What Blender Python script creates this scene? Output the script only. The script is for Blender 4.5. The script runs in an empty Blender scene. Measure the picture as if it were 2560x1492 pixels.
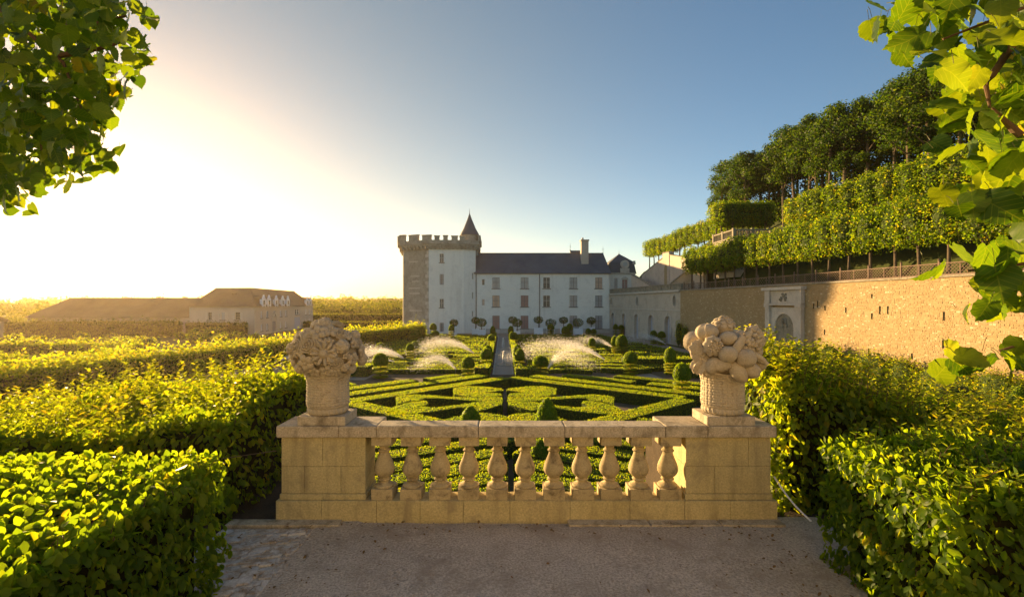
import bpy, bmesh, math, random
import numpy as np
from mathutils import Vector, Matrix, noise as mnoise
from mathutils.geometry import tessellate_polygon

R = math.radians
PI = math.pi
scene = bpy.context.scene
col = scene.collection
random.seed(7)
rng = np.random.default_rng(11)

# ------------------------------------------------------------------ camera
EYE = 2.1                  # metres above the gravel path
FPX, CX, CY = 1200.0, 1258.0, 757.0    # focal length and principal point in photo pixels (2560 x 1492)
cam_d = bpy.data.cameras.new('camera')
cam = bpy.data.objects.new('camera', cam_d)
col.objects.link(cam)
cam.location = (0, 0, EYE)
cam.rotation_euler = (R(90), 0, 0)
cam_d.sensor_width = 36
cam_d.lens = 36 * FPX / 2560
cam_d.shift_x = (1280 - CX) / 2560
cam_d.shift_y = (CY - 746) / 2560
cam_d.clip_start = 0.05
cam_d.clip_end = 20000
scene.camera = cam

# ------------------------------------------------------------------ sky and sun
SUN_AZ = R(-40.3)          # left of the garden axis
SUN_EL = R(8.7)
world = bpy.data.worlds.new('World')
scene.world = world
world.use_nodes = True
wn, wl = world.node_tree.nodes, world.node_tree.links
bg = wn['Background']
sky = wn.new('ShaderNodeTexSky')
sky.sky_type = 'NISHITA'
sky.sun_disc = False
sky.sun_elevation = SUN_EL
sky.sun_rotation = SUN_AZ
sky.altitude = 50
sky.air_density = 0.8
sky.dust_density = 0.15
sky.ozone_density = 1.3
sh = wn.new('ShaderNodeHueSaturation')
sh.inputs['Saturation'].default_value = 1.12
wl.new(sky.outputs['Color'], sh.inputs['Color'])
sw = wn.new('ShaderNodeMix'); sw.data_type = 'RGBA'; sw.blend_type = 'MULTIPLY'; sw.inputs[0].default_value = 1.0
sw.inputs[7].default_value = (1.08, 1.0, 0.93, 1)
wl.new(sh.outputs['Color'], sw.inputs[6])
# evening colour: the sky warms smoothly towards the sun
gm = wn.new('ShaderNodeTexCoord')
dt = wn.new('ShaderNodeVectorMath'); dt.operation = 'DOT_PRODUCT'
dt.inputs[1].default_value = (math.sin(SUN_AZ) * math.cos(SUN_EL), math.cos(SUN_AZ) * math.cos(SUN_EL), math.sin(SUN_EL))
wl.new(gm.outputs['Generated'], dt.inputs[0])
mr = wn.new('ShaderNodeMapRange'); mr.interpolation_type = 'SMOOTHSTEP'
mr.inputs['From Min'].default_value = 0.30; mr.inputs['From Max'].default_value = 1.0
wl.new(dt.outputs['Value'], mr.inputs['Value'])
wt = wn.new('ShaderNodeMix'); wt.data_type = 'RGBA'; wt.blend_type = 'MULTIPLY'
wt.inputs[7].default_value = (1.30, 0.93, 0.66, 1)
wl.new(mr.outputs['Result'], wt.inputs[0])
wl.new(sw.outputs[2], wt.inputs[6])
wl.new(wt.outputs[2], bg.inputs['Color'])
bg.inputs['Strength'].default_value = 0.058

sun_d = bpy.data.lights.new('sun', 'SUN')
sun_d.energy = 4.2
sun_d.angle = R(0.6)
sun_d.color = (1.0, 0.66, 0.30)
sun = bpy.data.objects.new('sun', sun_d)
col.objects.link(sun)
to_sun = Vector((math.sin(SUN_AZ) * math.cos(SUN_EL), math.cos(SUN_AZ) * math.cos(SUN_EL), math.sin(SUN_EL)))
sun.rotation_euler = to_sun.to_track_quat('Z', 'Y').to_euler()

scene.view_settings.view_transform = 'Standard'
scene.view_settings.look = 'None'
scene.view_settings.exposure = 1.95
scene.view_settings.gamma = 1.0
scene.view_settings.use_curve_mapping = False
scene.render.engine = 'CYCLES'
scene.cycles.use_denoising = True
scene.cycles.max_bounces = 8
scene.cycles.diffuse_bounces = 4
scene.cycles.transmission_bounces = 6
scene.cycles.volume_bounces = 1
scene.cycles.caustics_reflective = False
scene.cycles.caustics_refractive = False
scene.cycles.sample_clamp_indirect = 6

# ------------------------------------------------------------------ photo pixel -> place
def on_z(px, py, z):
    Y = (z - EYE) * FPX / (CY - py)
    return ((px - CX) / FPX * Y, Y, z)
def at_y(px, py, Y):
    return ((px - CX) / FPX * Y, Y, EYE + (CY - py) / FPX * Y)
G = -4.9                   # level of the lower garden
def wall_x(Y, s=0.0):      # the long retaining wall is not quite parallel to the garden axis
    return 36.9 + s - 0.107 * Y
WDIR = Vector((-0.107, 1, 0)).normalized()
def wall_y(px, s=0.0):     # depth at which pixel column px meets the line s metres behind the wall
    return FPX * (36.9 + s) / (px - 1130.0)

# ------------------------------------------------------------------ object helpers
def tag(o, label=None, cat=None, group=None, kind=None):
    if label: o['label'] = label
    if cat: o['category'] = cat
    if group: o['group'] = group
    if kind: o['kind'] = kind
    return o
def empty(name, loc=(0, 0, 0), label=None, cat=None, group=None, rz=0):
    o = bpy.data.objects.new(name, None)
    o.empty_display_size = 0.2
    col.objects.link(o)
    o.location = loc
    o.rotation_euler = (0, 0, rz)
    return tag(o, label, cat, group)
def link(name, me, m=None, parent=None):
    o = bpy.data.objects.new(name, me)
    col.objects.link(o)
    if parent is not None:
        o.parent = parent
    if m is not None and not me.materials:
        me.materials.append(m)
    return o
def copy_tree(o, parent=None):
    c = o.copy()
    col.objects.link(c)
    c.parent = parent
    for ch in o.children:
        copy_tree(ch, c)
    return c

def mesh_np(name, V, F, smooth=False, rnd=None):
    """V (n,3), F (m,k) numpy -> mesh"""
    me = bpy.data.meshes.new(name)
    V = np.asarray(V, np.float32); F = np.asarray(F, np.int32)
    k = F.shape[1]
    me.vertices.add(len(V)); me.vertices.foreach_set('co', V.ravel())
    me.loops.add(F.size); me.loops.foreach_set('vertex_index', F.ravel())
    me.polygons.add(len(F))
    me.polygons.foreach_set('loop_start', np.arange(0, F.size, k, dtype=np.int32))
    me.polygons.foreach_set('use_smooth', np.full(len(F), smooth))
    if rnd is not None:
        a = me.attributes.new('rnd', 'FLOAT', 'POINT')
        a.data.foreach_set('value', np.asarray(rnd, np.float32))
    me.update(calc_edges=True)
    return me

class MB:
    """collects shapes, builds ONE mesh object"""
    def __init__(s): s.v = []; s.f = []; s.rnd = []
    def add(s, vs, fs, r=0.5):
        n = len(s.v)
        s.v.extend([tuple(v) for v in vs]); s.f.extend([tuple(i + n for i in f) for f in fs])
        s.rnd.extend([r] * len(vs))
    def box(s, x0, x1, y0, y1, z0, z1, r=0.5):
        s.add([(x0,y0,z0),(x1,y0,z0),(x1,y1,z0),(x0,y1,z0),(x0,y0,z1),(x1,y0,z1),(x1,y1,z1),(x0,y1,z1)],
              [(0,3,2,1),(4,5,6,7),(0,1,5,4),(1,2,6,5),(2,3,7,6),(3,0,4,7)], r)
        return s
    def obox(s, c, ux, uy, uz, hx, hy, hz):
        c, ux, uy, uz = Vector(c), Vector(ux), Vector(uy), Vector(uz)
        vs = [c + ux*(a*hx) + uy*(b*hy) + uz*(d*hz) for d in (-1,1) for a, b in ((-1,-1),(1,-1),(1,1),(-1,1))]
        s.add(vs, [(0,3,2,1),(4,5,6,7),(0,1,5,4),(1,2,6,5),(2,3,7,6),(3,0,4,7)])
        return s
    def bar(s, a, b, w, h=None):
        a, b = Vector(a), Vector(b); d = b - a; L = d.length
        if L < 1e-6: return s
        d.normalize(); up = Vector((0,0,1)) if abs(d.z) < .95 else Vector((0,1,0))
        x = d.cross(up).normalized(); y = x.cross(d)
        return s.obox((a+b)/2, d, x, y, L/2, w/2, (h or w)/2)
    def prism(s, pts, z0, z1):
        """vertical prism over a simple polygon (list of (x, y))"""
        n = len(pts)
        A = sum(pts[i][0]*pts[(i+1)%n][1] - pts[(i+1)%n][0]*pts[i][1] for i in range(n))
        if A < 0: pts = pts[::-1]
        vs = [(p[0],p[1],z0) for p in pts] + [(p[0],p[1],z1) for p in pts]
        fs = [(i,(i+1)%n,(i+1)%n+n,i+n) for i in range(n)]
        for t in tessellate_polygon([[Vector((p[0],p[1],0)) for p in pts]]):
            a = t
            (x0,y0),(x1,y1),(x2,y2) = pts[a[0]][:2],pts[a[1]][:2],pts[a[2]][:2]
            if (x1-x0)*(y2-y0)-(x2-x0)*(y1-y0) < 0: a = (a[0],a[2],a[1])
            fs.append(tuple(i+n for i in a)); fs.append((a[2],a[1],a[0]))
        s.add(vs, fs); return s
    def slab(s, poly, o, u, v, n, t):
        """polygon in (u, v) coordinates of a plane, extruded along n by t"""
        o, u, v, n = Vector(o), Vector(u), Vector(v), Vector(n)
        k = len(poly)
        vs = [o+u*p[0]+v*p[1] for p in poly] + [o+u*p[0]+v*p[1]+n*t for p in poly]
        fs = [(i,(i+1)%k,(i+1)%k+k,i+k) for i in range(k)]
        for q in tessellate_polygon([[Vector((p[0],p[1],0)) for p in poly]]):
            fs.append(tuple(i+k for i in q)); fs.append(tuple(reversed(q)))
        s.add(vs, fs); return s
    def lathe(s, prof, n=24, c=(0,0,0), jitter=0, arc=2*PI, ph=0):
        vs = []; m = len(prof)
        for i in range(n):
            a = ph + arc*i/n
            for (r, z) in prof:
                rr = r*(1+random.uniform(-jitter, jitter)) if jitter else r
                vs.append((c[0]+rr*math.cos(a), c[1]+rr*math.sin(a), c[2]+z))
        fs = []
        for i in range(n):
            j = (i+1) % n
            for k in range(m-1):
                fs.append((i*m+k, j*m+k, j*m+k+1, i*m+k+1))
        fs.append(tuple(i*m for i in range(n-1,-1,-1))); fs.append(tuple(i*m+m-1 for i in range(n)))
        s.add(vs, fs); return s
    def tube(s, pts, radii, n=7):
        pts = [Vector(p) for p in pts]
        if not hasattr(radii, '__len__'): radii = [radii]*len(pts)
        vs = []; m = len(pts)
        for i, p in enumerate(pts):
            d = (pts[min(i+1,m-1)] - pts[max(i-1,0)]).normalized()
            up = Vector((0,0,1)) if abs(d.z) < .9 else Vector((1,0,0))
            x = d.cross(up).normalized(); y = x.cross(d)
            for k in range(n):
                a = 2*PI*k/n
                vs.append(p + (x*math.cos(a)+y*math.sin(a))*radii[i])
        fs = [(i*n+k, i*n+(k+1)%n, (i+1)*n+(k+1)%n, (i+1)*n+k) for i in range(m-1) for k in range(n)]
        fs.append(tuple(range(n-1,-1,-1))); fs.append(tuple((m-1)*n+k for k in range(n)))
        s.add(vs, fs); return s
    def blob(s, c, r, nu=12, nv=8, fn=None, rot=None):
        """ellipsoid; fn(dir)->radius factor; rot a 3x3 matrix"""
        c = Vector(c); r = (r,r,r) if not hasattr(r,'__len__') else r
        vs = []
        for j in range(nv+1):
            t = PI*j/nv
            for i in range(nu):
                a = 2*PI*i/nu
                d = Vector((math.sin(t)*math.cos(a), math.sin(t)*math.sin(a), math.cos(t)))
                k = fn(d) if fn else 1
                p = Vector((d.x*r[0]*k, d.y*r[1]*k, d.z*r[2]*k))
                if rot is not None: p = rot @ p
                vs.append(c+p)
        fs = []
        for j in range(nv):
            for i in range(nu):
                i2 = (i+1) % nu
                fs.append((j*nu+i, (j+1)*nu+i, (j+1)*nu+i2, j*nu+i2))
        s.add(vs, fs); return s
    def build(s, name, m=None, parent=None, smooth=False, bevel=0, mesh=None):
        me = bpy.data.meshes.new(name)
        me.from_pydata(s.v, [], s.f)
        if bevel:
            bm = bmesh.new(); bm.from_mesh(me)
            bmesh.ops.remove_doubles(bm, verts=bm.verts, dist=1e-5)
            ed = [e for e in bm.edges if len(e.link_faces) == 2 and e.calc_face_angle(0) > .5]
            bmesh.ops.bevel(bm, geom=ed, offset=bevel, segments=2, affect='EDGES', profile=.6)
            bm.to_mesh(me); bm.free()
        if smooth:
            me.polygons.foreach_set('use_smooth', np.full(len(me.polygons), True))
            try: me.set_sharp_from_angle(angle=R(42))
            except Exception: pass
        me.update()
        return link(name, me, m, parent)

# ------------------------------------------------------------------ materials
def nmat(name):
    m = bpy.data.materials.new(name); m.use_nodes = True
    nt = m.node_tree
    return m, nt.nodes, nt.links, nt.nodes['Principled BSDF']
def ramp(n, stops):
    r = n.new('ShaderNodeValToRGB'); e = r.color_ramp.elements
    while len(e) > 1: e.remove(e[-1])
    e[0].position = stops[0][0]; e[0].color = (*stops[0][1], 1)
    for p, c in stops[1:]:
        x = e.new(p); x.color = (*c, 1)
    return r
def noise_node(n, l, scale, detail=4, rough=.55, coord=None, dist=0):
    t = n.new('ShaderNodeTexNoise'); t.inputs['Scale'].default_value = scale
    t.inputs['Detail'].default_value = detail; t.inputs['Roughness'].default_value = rough
    t.inputs['Distortion'].default_value = dist
    if coord is not None: l.new(coord, t.inputs['Vector'])
    return t
def mix(n, l, fac, a, b, mode='MIX'):
    x = n.new('ShaderNodeMix'); x.data_type = 'RGBA'; x.blend_type = mode
    for s, v in ((0, fac), (6, a), (7, b)):
        if hasattr(v, 'links'): l.new(v, x.inputs[s])
        elif s == 0: x.inputs[0].default_value = v
        else: x.inputs[s].default_value = (*v, 1)
    return x.outputs[2]
def bump(n, l, b, h, strength, dist):
    x = n.new('ShaderNodeBump'); x.inputs['Strength'].default_value = strength
    x.inputs['Distance'].default_value = dist
    l.new(h, x.inputs['Height']); l.new(x.outputs['Normal'], b.inputs['Normal'])
def surface(name, c1, c2, scale=3, fine=30, rough=.9, bmp=.3, bdist=.02, stain=None, stain_scale=1.2, stain_lo=.5, stain_hi=.7, fine_amt=.25, spec=.3, streak=None, streak_lo=.52, streak_hi=.70, streak_scale=(9,9,.9)):
    """two-tone noise surface with fine grain, bump and stains with a shape of their own"""
    m, n, l, b = nmat(name)
    g = n.new('ShaderNodeNewGeometry').outputs['Position']
    a = noise_node(n, l, scale, 6, .6, g)
    r = ramp(n, [(.3, c1), (.7, c2)]); l.new(a.outputs['Fac'], r.inputs['Fac'])
    f = noise_node(n, l, fine, 5, .65, g)
    fr = ramp(n, [(.3, (1-fine_amt,)*3), (.7, (1+fine_amt*.6,)*3)]); l.new(f.outputs['Fac'], fr.inputs['Fac'])
    c = mix(n, l, 1.0, r.outputs['Color'], fr.outputs['Color'], 'MULTIPLY')
    if stain:
        s = noise_node(n, l, stain_scale, 7, .7, g, .4)
        sr = ramp(n, [(stain_lo, (0,0,0)), (stain_hi, (1,1,1))]); l.new(s.outputs['Fac'], sr.inputs['Fac'])
        c = mix(n, l, sr.outputs['Color'], c, stain)
    if streak:
        mp = n.new('ShaderNodeMapping'); mp.inputs['Scale'].default_value = streak_scale; l.new(g, mp.inputs['Vector'])
        s2 = noise_node(n, l, 1.0, 5, .65, mp.outputs[0]); r2 = ramp(n, [(streak_lo, (0,0,0)), (streak_hi, (.8,.8,.8))]); l.new(s2.outputs['Fac'], r2.inputs['Fac'])
        c = mix(n, l, r2.outputs['Color'], c, streak)
    l.new(c, b.inputs['Base Color'])
    b.inputs['Roughness'].default_value = rough
    b.inputs['Specular IOR Level'].default_value = spec
    if bmp:
        ad = n.new('ShaderNodeMath'); ad.operation = 'MULTIPLY_ADD'; ad.inputs[1].default_value = .5
        l.new(f.outputs['Fac'], ad.inputs[0]); l.new(a.outputs['Fac'], ad.inputs[2])
        bump(n, l, b, ad.outputs[0], bmp, bdist)
    return m
def leafmat(name, stops, trans, fac=.45, rough=.5, clump=.35, cscale=1.3, spec=.2):
    """leaf: reflecting side plus light shining through; colour varies leaf by leaf and clump by clump"""
    m, n, l, b = nmat(name)
    at = n.new('ShaderNodeAttribute'); at.attribute_name = 'rnd'
    g = n.new('ShaderNodeNewGeometry').outputs['Position']
    cl = noise_node(n, l, cscale, 3, .5, g)
    ad = n.new('ShaderNodeMath'); ad.operation = 'MULTIPLY_ADD'; ad.inputs[1].default_value = clump*2; ad.inputs[2].default_value = -clump
    l.new(cl.outputs['Fac'], ad.inputs[0])
    a2 = n.new('ShaderNodeMath'); a2.operation = 'ADD'; a2.use_clamp = True
    l.new(ad.outputs[0], a2.inputs[0]); l.new(at.outputs['Fac'], a2.inputs[1])
    r = ramp(n, stops); l.new(a2.outputs[0], r.inputs['Fac'])
    l.new(r.outputs['Color'], b.inputs['Base Color'])
    b.inputs['Roughness'].default_value = rough; b.inputs['Specular IOR Level'].default_value = spec
    t = n.new('ShaderNodeBsdfTranslucent')
    tc = mix(n, l, 1.0, r.outputs['Color'], trans, 'MULTIPLY')
    l.new(tc, t.inputs['Color'])
    ms = n.new('ShaderNodeMixShader'); ms.inputs[0].default_value = fac
    l.new(b.outputs[0], ms.inputs[1]); l.new(t.outputs[0], ms.inputs[2])
    l.new(ms.outputs[0], n['Material Output'].inputs['Surface'])
    return m
def add_veins(m):
    n, l = m.node_tree.nodes, m.node_tree.links
    tc = n.new('ShaderNodeTexCoord'); sx = n.new('ShaderNodeSeparateXYZ'); l.new(tc.outputs['Object'], sx.inputs[0])
    def mt(op, a, b=None, c=None):
        x = n.new('ShaderNodeMath'); x.operation = op
        for i, v in enumerate((a, b, c)):
            if v is None: continue
            if hasattr(v, 'links'): l.new(v, x.inputs[i])
            else: x.inputs[i].default_value = v
        return x.outputs[0]
    ay = mt('ABSOLUTE', sx.outputs['Y'])
    fr = mt('FRACT', mt('MULTIPLY', mt('SUBTRACT', sx.outputs['X'], mt('MULTIPLY', ay, .8)), 6.5))
    side = mt('LESS_THAN', mt('ABSOLUTE', mt('SUBTRACT', fr, .5)), .055)
    rib = mt('LESS_THAN', ay, .013)
    v = mt('MAXIMUM', side, rib)
    rampn = [x for x in n if x.type == 'VALTORGB'][0]
    out = mix(n, l, mt('MULTIPLY', v, .28), rampn.outputs['Color'], (.17,.20,.035))
    for lk in list(rampn.outputs['Color'].links):
        if lk.to_node.type != 'MIX' or lk.to_socket.node != out.node:
            to = lk.to_socket; l.remove(lk); l.new(out, to)
def plain(name, c, rough=.7, metal=0, spec=.4, **k):
    m, n, l, b = nmat(name)
    b.inputs['Base Color'].default_value = (*c, 1); b.inputs['Roughness'].default_value = rough
    b.inputs['Metallic'].default_value = metal; b.inputs['Specular IOR Level'].default_value = spec
    return m

M = {}
M['stone'] = surface('balustrade_stone', (.48,.40,.19), (.61,.52,.27), 1.6, 60, .9, .35, .006, stain=(.30,.25,.15), stain_scale=4, stain_lo=.52, stain_hi=.75, fine_amt=.32, streak=(.29,.235,.13), streak_lo=.5, streak_hi=.74)
M['coping'] = surface('weathered_coping_stone', (.44,.37,.26), (.60,.52,.39), 4, 70, .95, .5, .008, stain=(.20,.165,.11), stain_scale=7, stain_lo=.50, stain_hi=.68, fine_amt=.4, streak=(.22,.19,.13), streak_lo=.52, streak_hi=.72, streak_scale=(14,14,2))
M['baluster'] = surface('baluster_stone', (.42,.34,.18), (.54,.44,.25), 4, 80, .9, .3, .006, stain=(.17,.13,.075), stain_scale=9, stain_lo=.5, stain_hi=.68)
M['urn'] = surface('carved_urn_stone', (.42,.355,.25), (.54,.46,.33), 6, 90, .92, .3, .004, stain=(.24,.19,.12), stain_scale=12, stain_lo=.55, stain_hi=.75)
M['gravel'] = surface('path_gravel', (.46,.40,.33), (.60,.53,.45), 1.1, 55, .95, .9, .02, stain=(.33,.27,.21), stain_scale=2.6, stain_lo=.48, stain_hi=.70, fine_amt=.55)
M['soil'] = surface('dark_soil', (.05,.035,.02), (.09,.065,.04), 3, 40, 1, .8, .03)
M['parterre_soil'] = surface('parterre_soil', (.10,.075,.045), (.17,.13,.08), .6, 9, 1, .5, .03)
M['garden_gravel'] = surface('garden_sand', (.34,.26,.19), (.42,.33,.25), .4, 8, .95, .3, .02)
M['field'] = surface('far_fields', (.07,.085,.02), (.13,.12,.035), .02, 1.5, 1, .2, .1)
M['kitchen'] = surface('kitchen_garden_soil', (.12,.085,.04), (.17,.13,.055), .15, 3, 1, .4, .05, stain=(.06,.08,.02), stain_scale=.3)
M['bank'] = surface('grassy_bank', (.03,.045,.008), (.06,.075,.015), .4, 6, 1, .6, .1)
M['plaster'] = surface('pale_lime_plaster', (.82,.785,.70), (.87,.84,.755), .25, 6, .9, .15, .02, stain=(.66,.63,.57), stain_scale=.5, stain_lo=.5, stain_hi=.75, fine_amt=.08, streak=(.66,.62,.54), streak_lo=.54, streak_hi=.74, streak_scale=(.9,.9,.07))
M['keepstone'] = surface('keep_rough_stone', (.36,.31,.24), (.50,.44,.35), .5, 5, .95, .5, .04, stain=(.27,.235,.18), stain_scale=.9, stain_lo=.5, stain_hi=.66, fine_amt=.3)
M['slate'] = surface('slate_roof', (.085,.095,.115), (.135,.145,.165), .35, 9, .7, .3, .03, stain=(.115,.12,.115), stain_scale=.6, fine_amt=.3)
M['farmroof'] = surface('old_tile_roof', (.12,.085,.065), (.18,.13,.10), .3, 7, .85, .3, .04, stain=(.16,.12,.07), stain_scale=.5, fine_amt=.3)
M['farmwall'] = surface('farm_wall', (.50,.43,.35), (.60,.52,.43), .3, 6, .9, .2, .02, fine_amt=.12)
M['ashlar'] = surface('ashlar_trim', (.55,.49,.41), (.64,.58,.49), .8, 12, .9, .2, .01, stain=(.42,.37,.30), stain_scale=1.1, fine_amt=.15)
M['mortar'] = surface('wall_mortar', (.38,.275,.14), (.45,.33,.18), .6, 12, 1, .6, .02)
M['iron'] = plain('dark_iron', (.05,.045,.04), .6, .3)
M['wood'] = surface('weathered_rail_wood', (.16,.105,.075), (.22,.15,.105), 2, 30, .8, .2, .01)
M['white'] = surface('white_paint', (.82,.82,.83), (.88,.88,.88), 2, 20, .5, .05, .005, fine_amt=.06)
M['bark'] = surface('bark', (.10,.075,.05), (.17,.125,.08), 4, 30, .95, .7, .02)
M['stalk'] = plain('green_stalk', (.10,.11,.02), .6)
M['twig'] = surface('twig_bark', (.09,.055,.03), (.15,.09,.045), 8, 60, .9, .3, .005)
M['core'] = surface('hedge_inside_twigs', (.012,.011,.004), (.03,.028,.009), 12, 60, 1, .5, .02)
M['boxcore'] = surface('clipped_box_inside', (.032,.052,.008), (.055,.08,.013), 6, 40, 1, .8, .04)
M['lead'] = plain('lead_pipe', (.12,.11,.10), .6)
M['pane_dark'] = plain('dark_glass', (.02,.02,.02), .25, 0, .25)
M['pane_pale'] = plain('curtained_glass', (.42,.43,.44), .2, 0, .5)
M['pane_pink'] = plain('closed_pink_shutter', (.40,.22,.19), .4)
M['pane_warm'] = plain('painted_reflection_glass', (.62,.44,.33), .2, 0, .5)  # warm sky reflection is put into the pane's base colour
M['door_blue'] = plain('pale_blue_door', (.42,.44,.52), .6)
M['door_grey'] = plain('grey_door', (.26,.24,.25), .7)
M['water'] = plain('shallow_water_over_stone', (.36,.295,.24), .6, 0, .2)

# foliage: dark green -> mid -> fresh yellow green
M['leaf_near'] = leafmat('beech_leaves', [(0,(.040,.080,.008)),(.5,(.070,.125,.010)),(.85,(.11,.155,.012)),(1,(.16,.155,.013))], (6.2,4.8,.8), .56, .5, .3, 2.2)
M['leaf_mid'] = leafmat('privet_leaves', [(0,(.042,.080,.008)),(.5,(.080,.128,.011)),(.85,(.13,.165,.013)),(1,(.18,.165,.014))], (6.2,4.8,.8), .56, .5, .35, 1.2)
M['leaf_box'] = leafmat('box_leaves', [(0,(.040,.080,.008)),(.5,(.074,.130,.011)),(.85,(.115,.16,.013)),(1,(.16,.16,.016))], (6.0,4.8,.8), .52, .5, .35, .8)
M['leaf_lime'] = leafmat('lime_leaves', [(0,(.028,.064,.006)),(.5,(.068,.122,.010)),(.9,(.125,.165,.014)),(1,(.18,.165,.016))], (5.2,4.4,.8), .5, .5, .4, .35)
M['leaf_forest'] = leafmat('forest_leaves', [(0,(.012,.034,.004)),(.6,(.032,.072,.006)),(1,(.075,.11,.010))], (3.2,2.8,.6), .42, .55, .45, .16)
M['leaf_far'] = leafmat('distant_leaves', [(0,(.032,.052,.008)),(.5,(.062,.088,.013)),(1,(.11,.125,.018))], (3.5,2.8,.6), .45, .7, .45, .05, .1)
M['leaf_big'] = leafmat('lime_tree_leaves', [(0,(.022,.052,.005)),(.5,(.050,.098,.008)),(.96,(.095,.135,.011)),(1,(.15,.13,.013))], (4.0,3.4,.5), .48, .4, .2, 5)
add_veins(M['leaf_big'])
M['leaf_orange'] = leafmat('orange_tree_leaves', [(0,(.025,.055,.006)),(1,(.07,.115,.012))], (3,2.6,.6), .4, .5, .3, .5)
M['sash'] = plain('shadow_toned_sash', (.20,.18,.17), .7)  # dark frame tone paints in the transom shadows of the paler windows

# ------------------------------------------------------------------ leaf clouds
T_QUAD = (np.array([(-.5,0,0),(.05,.30,.07),(.5,0,-.03),(.05,-.30,.07)]), np.array([(0,2,1),(0,3,2)]))
T_LEAF = (np.array([(-.5,0,0),(-.28,.22,.05),(.08,.29,.08),(.34,.15,.03),(.5,0,-.06),(.34,-.15,.03),(.08,-.29,.08),(-.28,-.22,.05)]),
          np.array([(0,2,1),(0,4,2),(2,4,3),(0,7,6),(0,6,4),(6,5,4)]))
def leaf_arrays(P, N, L, tpl=T_QUAD, along=None, width=1.0):
    P = np.asarray(P, float); N = np.asarray(N, float); n = len(P)
    L = np.broadcast_to(np.asarray(L, float), (n,))
    N = N / np.maximum(np.linalg.norm(N, axis=1, keepdims=True), 1e-9)
    t = rng.normal(size=(n,3)) if along is None else np.asarray(along, float) + rng.normal(scale=.25, size=(n,3))
    t -= N * (t*N).sum(1, keepdims=True); t /= np.maximum(np.linalg.norm(t, axis=1, keepdims=True), 1e-9)
    b = np.cross(N, t)
    tv, tf = tpl; k = len(tv)
    V = (P[:,None,:] + (t[:,None,:]*tv[None,:,0,None] + b[:,None,:]*tv[None,:,1,None]*width + N[:,None,:]*tv[None,:,2,None]) * L[:,None,None])
    F = (np.arange(n)[:,None,None]*k + tf[None])
    return V.reshape(-1,3), F.reshape(-1, tf.shape[1])
class Leaves:
    def __init__(s): s.V = []; s.F = []; s.r = []; s.n = 0
    def add(s, P, N, L, tpl=T_QUAD, along=None, width=1.0, r=None):
        if len(P) == 0: return s
        V, F = leaf_arrays(P, N, L, tpl, along, width)
        s.V.append(V); s.F.append(F + s.n); s.n += len(V)
        rr = rng.random(len(P)) if r is None else np.clip(np.asarray(r), 0, 1)
        s.r.append(np.repeat(rr, len(tpl[0])))
        return s
    def mesh(s, name):
        return mesh_np(name, np.concatenate(s.V), np.concatenate(s.F), True, np.concatenate(s.r))
    def build(s, name, m, parent=None, stuff=True):
        o = link(name, s.mesh(name), m, parent)
        if stuff: o['kind'] = 'stuff'
        return o
def jit(n, k): return rng.normal(scale=k, size=(n,3))
# ================================================================== ground
def sheet(name, pts, z, m, label=None):
    b = MB(); b.add([(p[0], p[1], z) for p in pts], [tuple(range(len(pts)))])
    o = b.build(name, m); o['kind'] = 'structure'
    return o
def grid_sheet(name, x0, x1, y0, y1, nx, ny, zf, m):
    xs = np.linspace(x0, x1, nx); ys = np.linspace(y0, y1, ny)
    V = np.array([(x, y, zf(x, y)) for y in ys for x in xs])
    F = np.array([(j*nx+i, j*nx+i+1, (j+1)*nx+i+1, (j+1)*nx+i) for j in range(ny-1) for i in range(nx-1)])
    o = link(name, mesh_np(name, V, F, True), m); o['kind'] = 'structure'
    return o
sheet('ground', [(-1800,-300),(1800,-300),(1800,2900),(-1800,2900)], G-.02, M['field'])
sheet('garden_ground', [(-32,6),(30,6),(26,112),(-27,112)], G-.012, M['garden_gravel'])
sheet('parterre_soil', [(-17,9),(18,9),(22,60),(19.5,99.5),(-16,99.5),(-19.5,70)], G-.006, M['parterre_soil'])
sheet('sand_path', [(12.9,44.3),(14.9,44.3),(13.2,62),(11.6,62)], G-.001, M['garden_gravel'])
sheet('sand_path', [(-14.8,43.6),(-12.6,43.6),(-12.2,52),(-14.2,52)], G-.001, M['garden_gravel'])
sheet('kitchen_garden_ground', [(-130,20),(-32.05,20),(-27.05,112),(-130,112)], G-.012, M['kitchen'])
# raised terrace the camera stands on (earth body, open to the garden at the balustrade)
tb = MB()
tb.prism([(-16,-9),(17,-9),(17,8.6),(2.55,8.6),(2.55,5.02),(-2.35,5.02),(-2.35,8.0),(-16,8.0)], G-.3, -.03)
tb.build('terrace_ground', M['soil'])['kind'] = 'structure'
def path_z(x, y):
    return .012*mnoise.noise(Vector((x*1.3, y*1.3, 0))) + .006*mnoise.noise(Vector((x*5, y*5, 2))) - .004 + max(0, 4.75-y)*0 - (.02 if y > 4.55 and abs(x+.1) < 1.3 else 0)
grid_sheet('gravel_path', -1.77, 3.1, -6, 4.72, 80, 150, path_z, M['gravel'])
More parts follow.
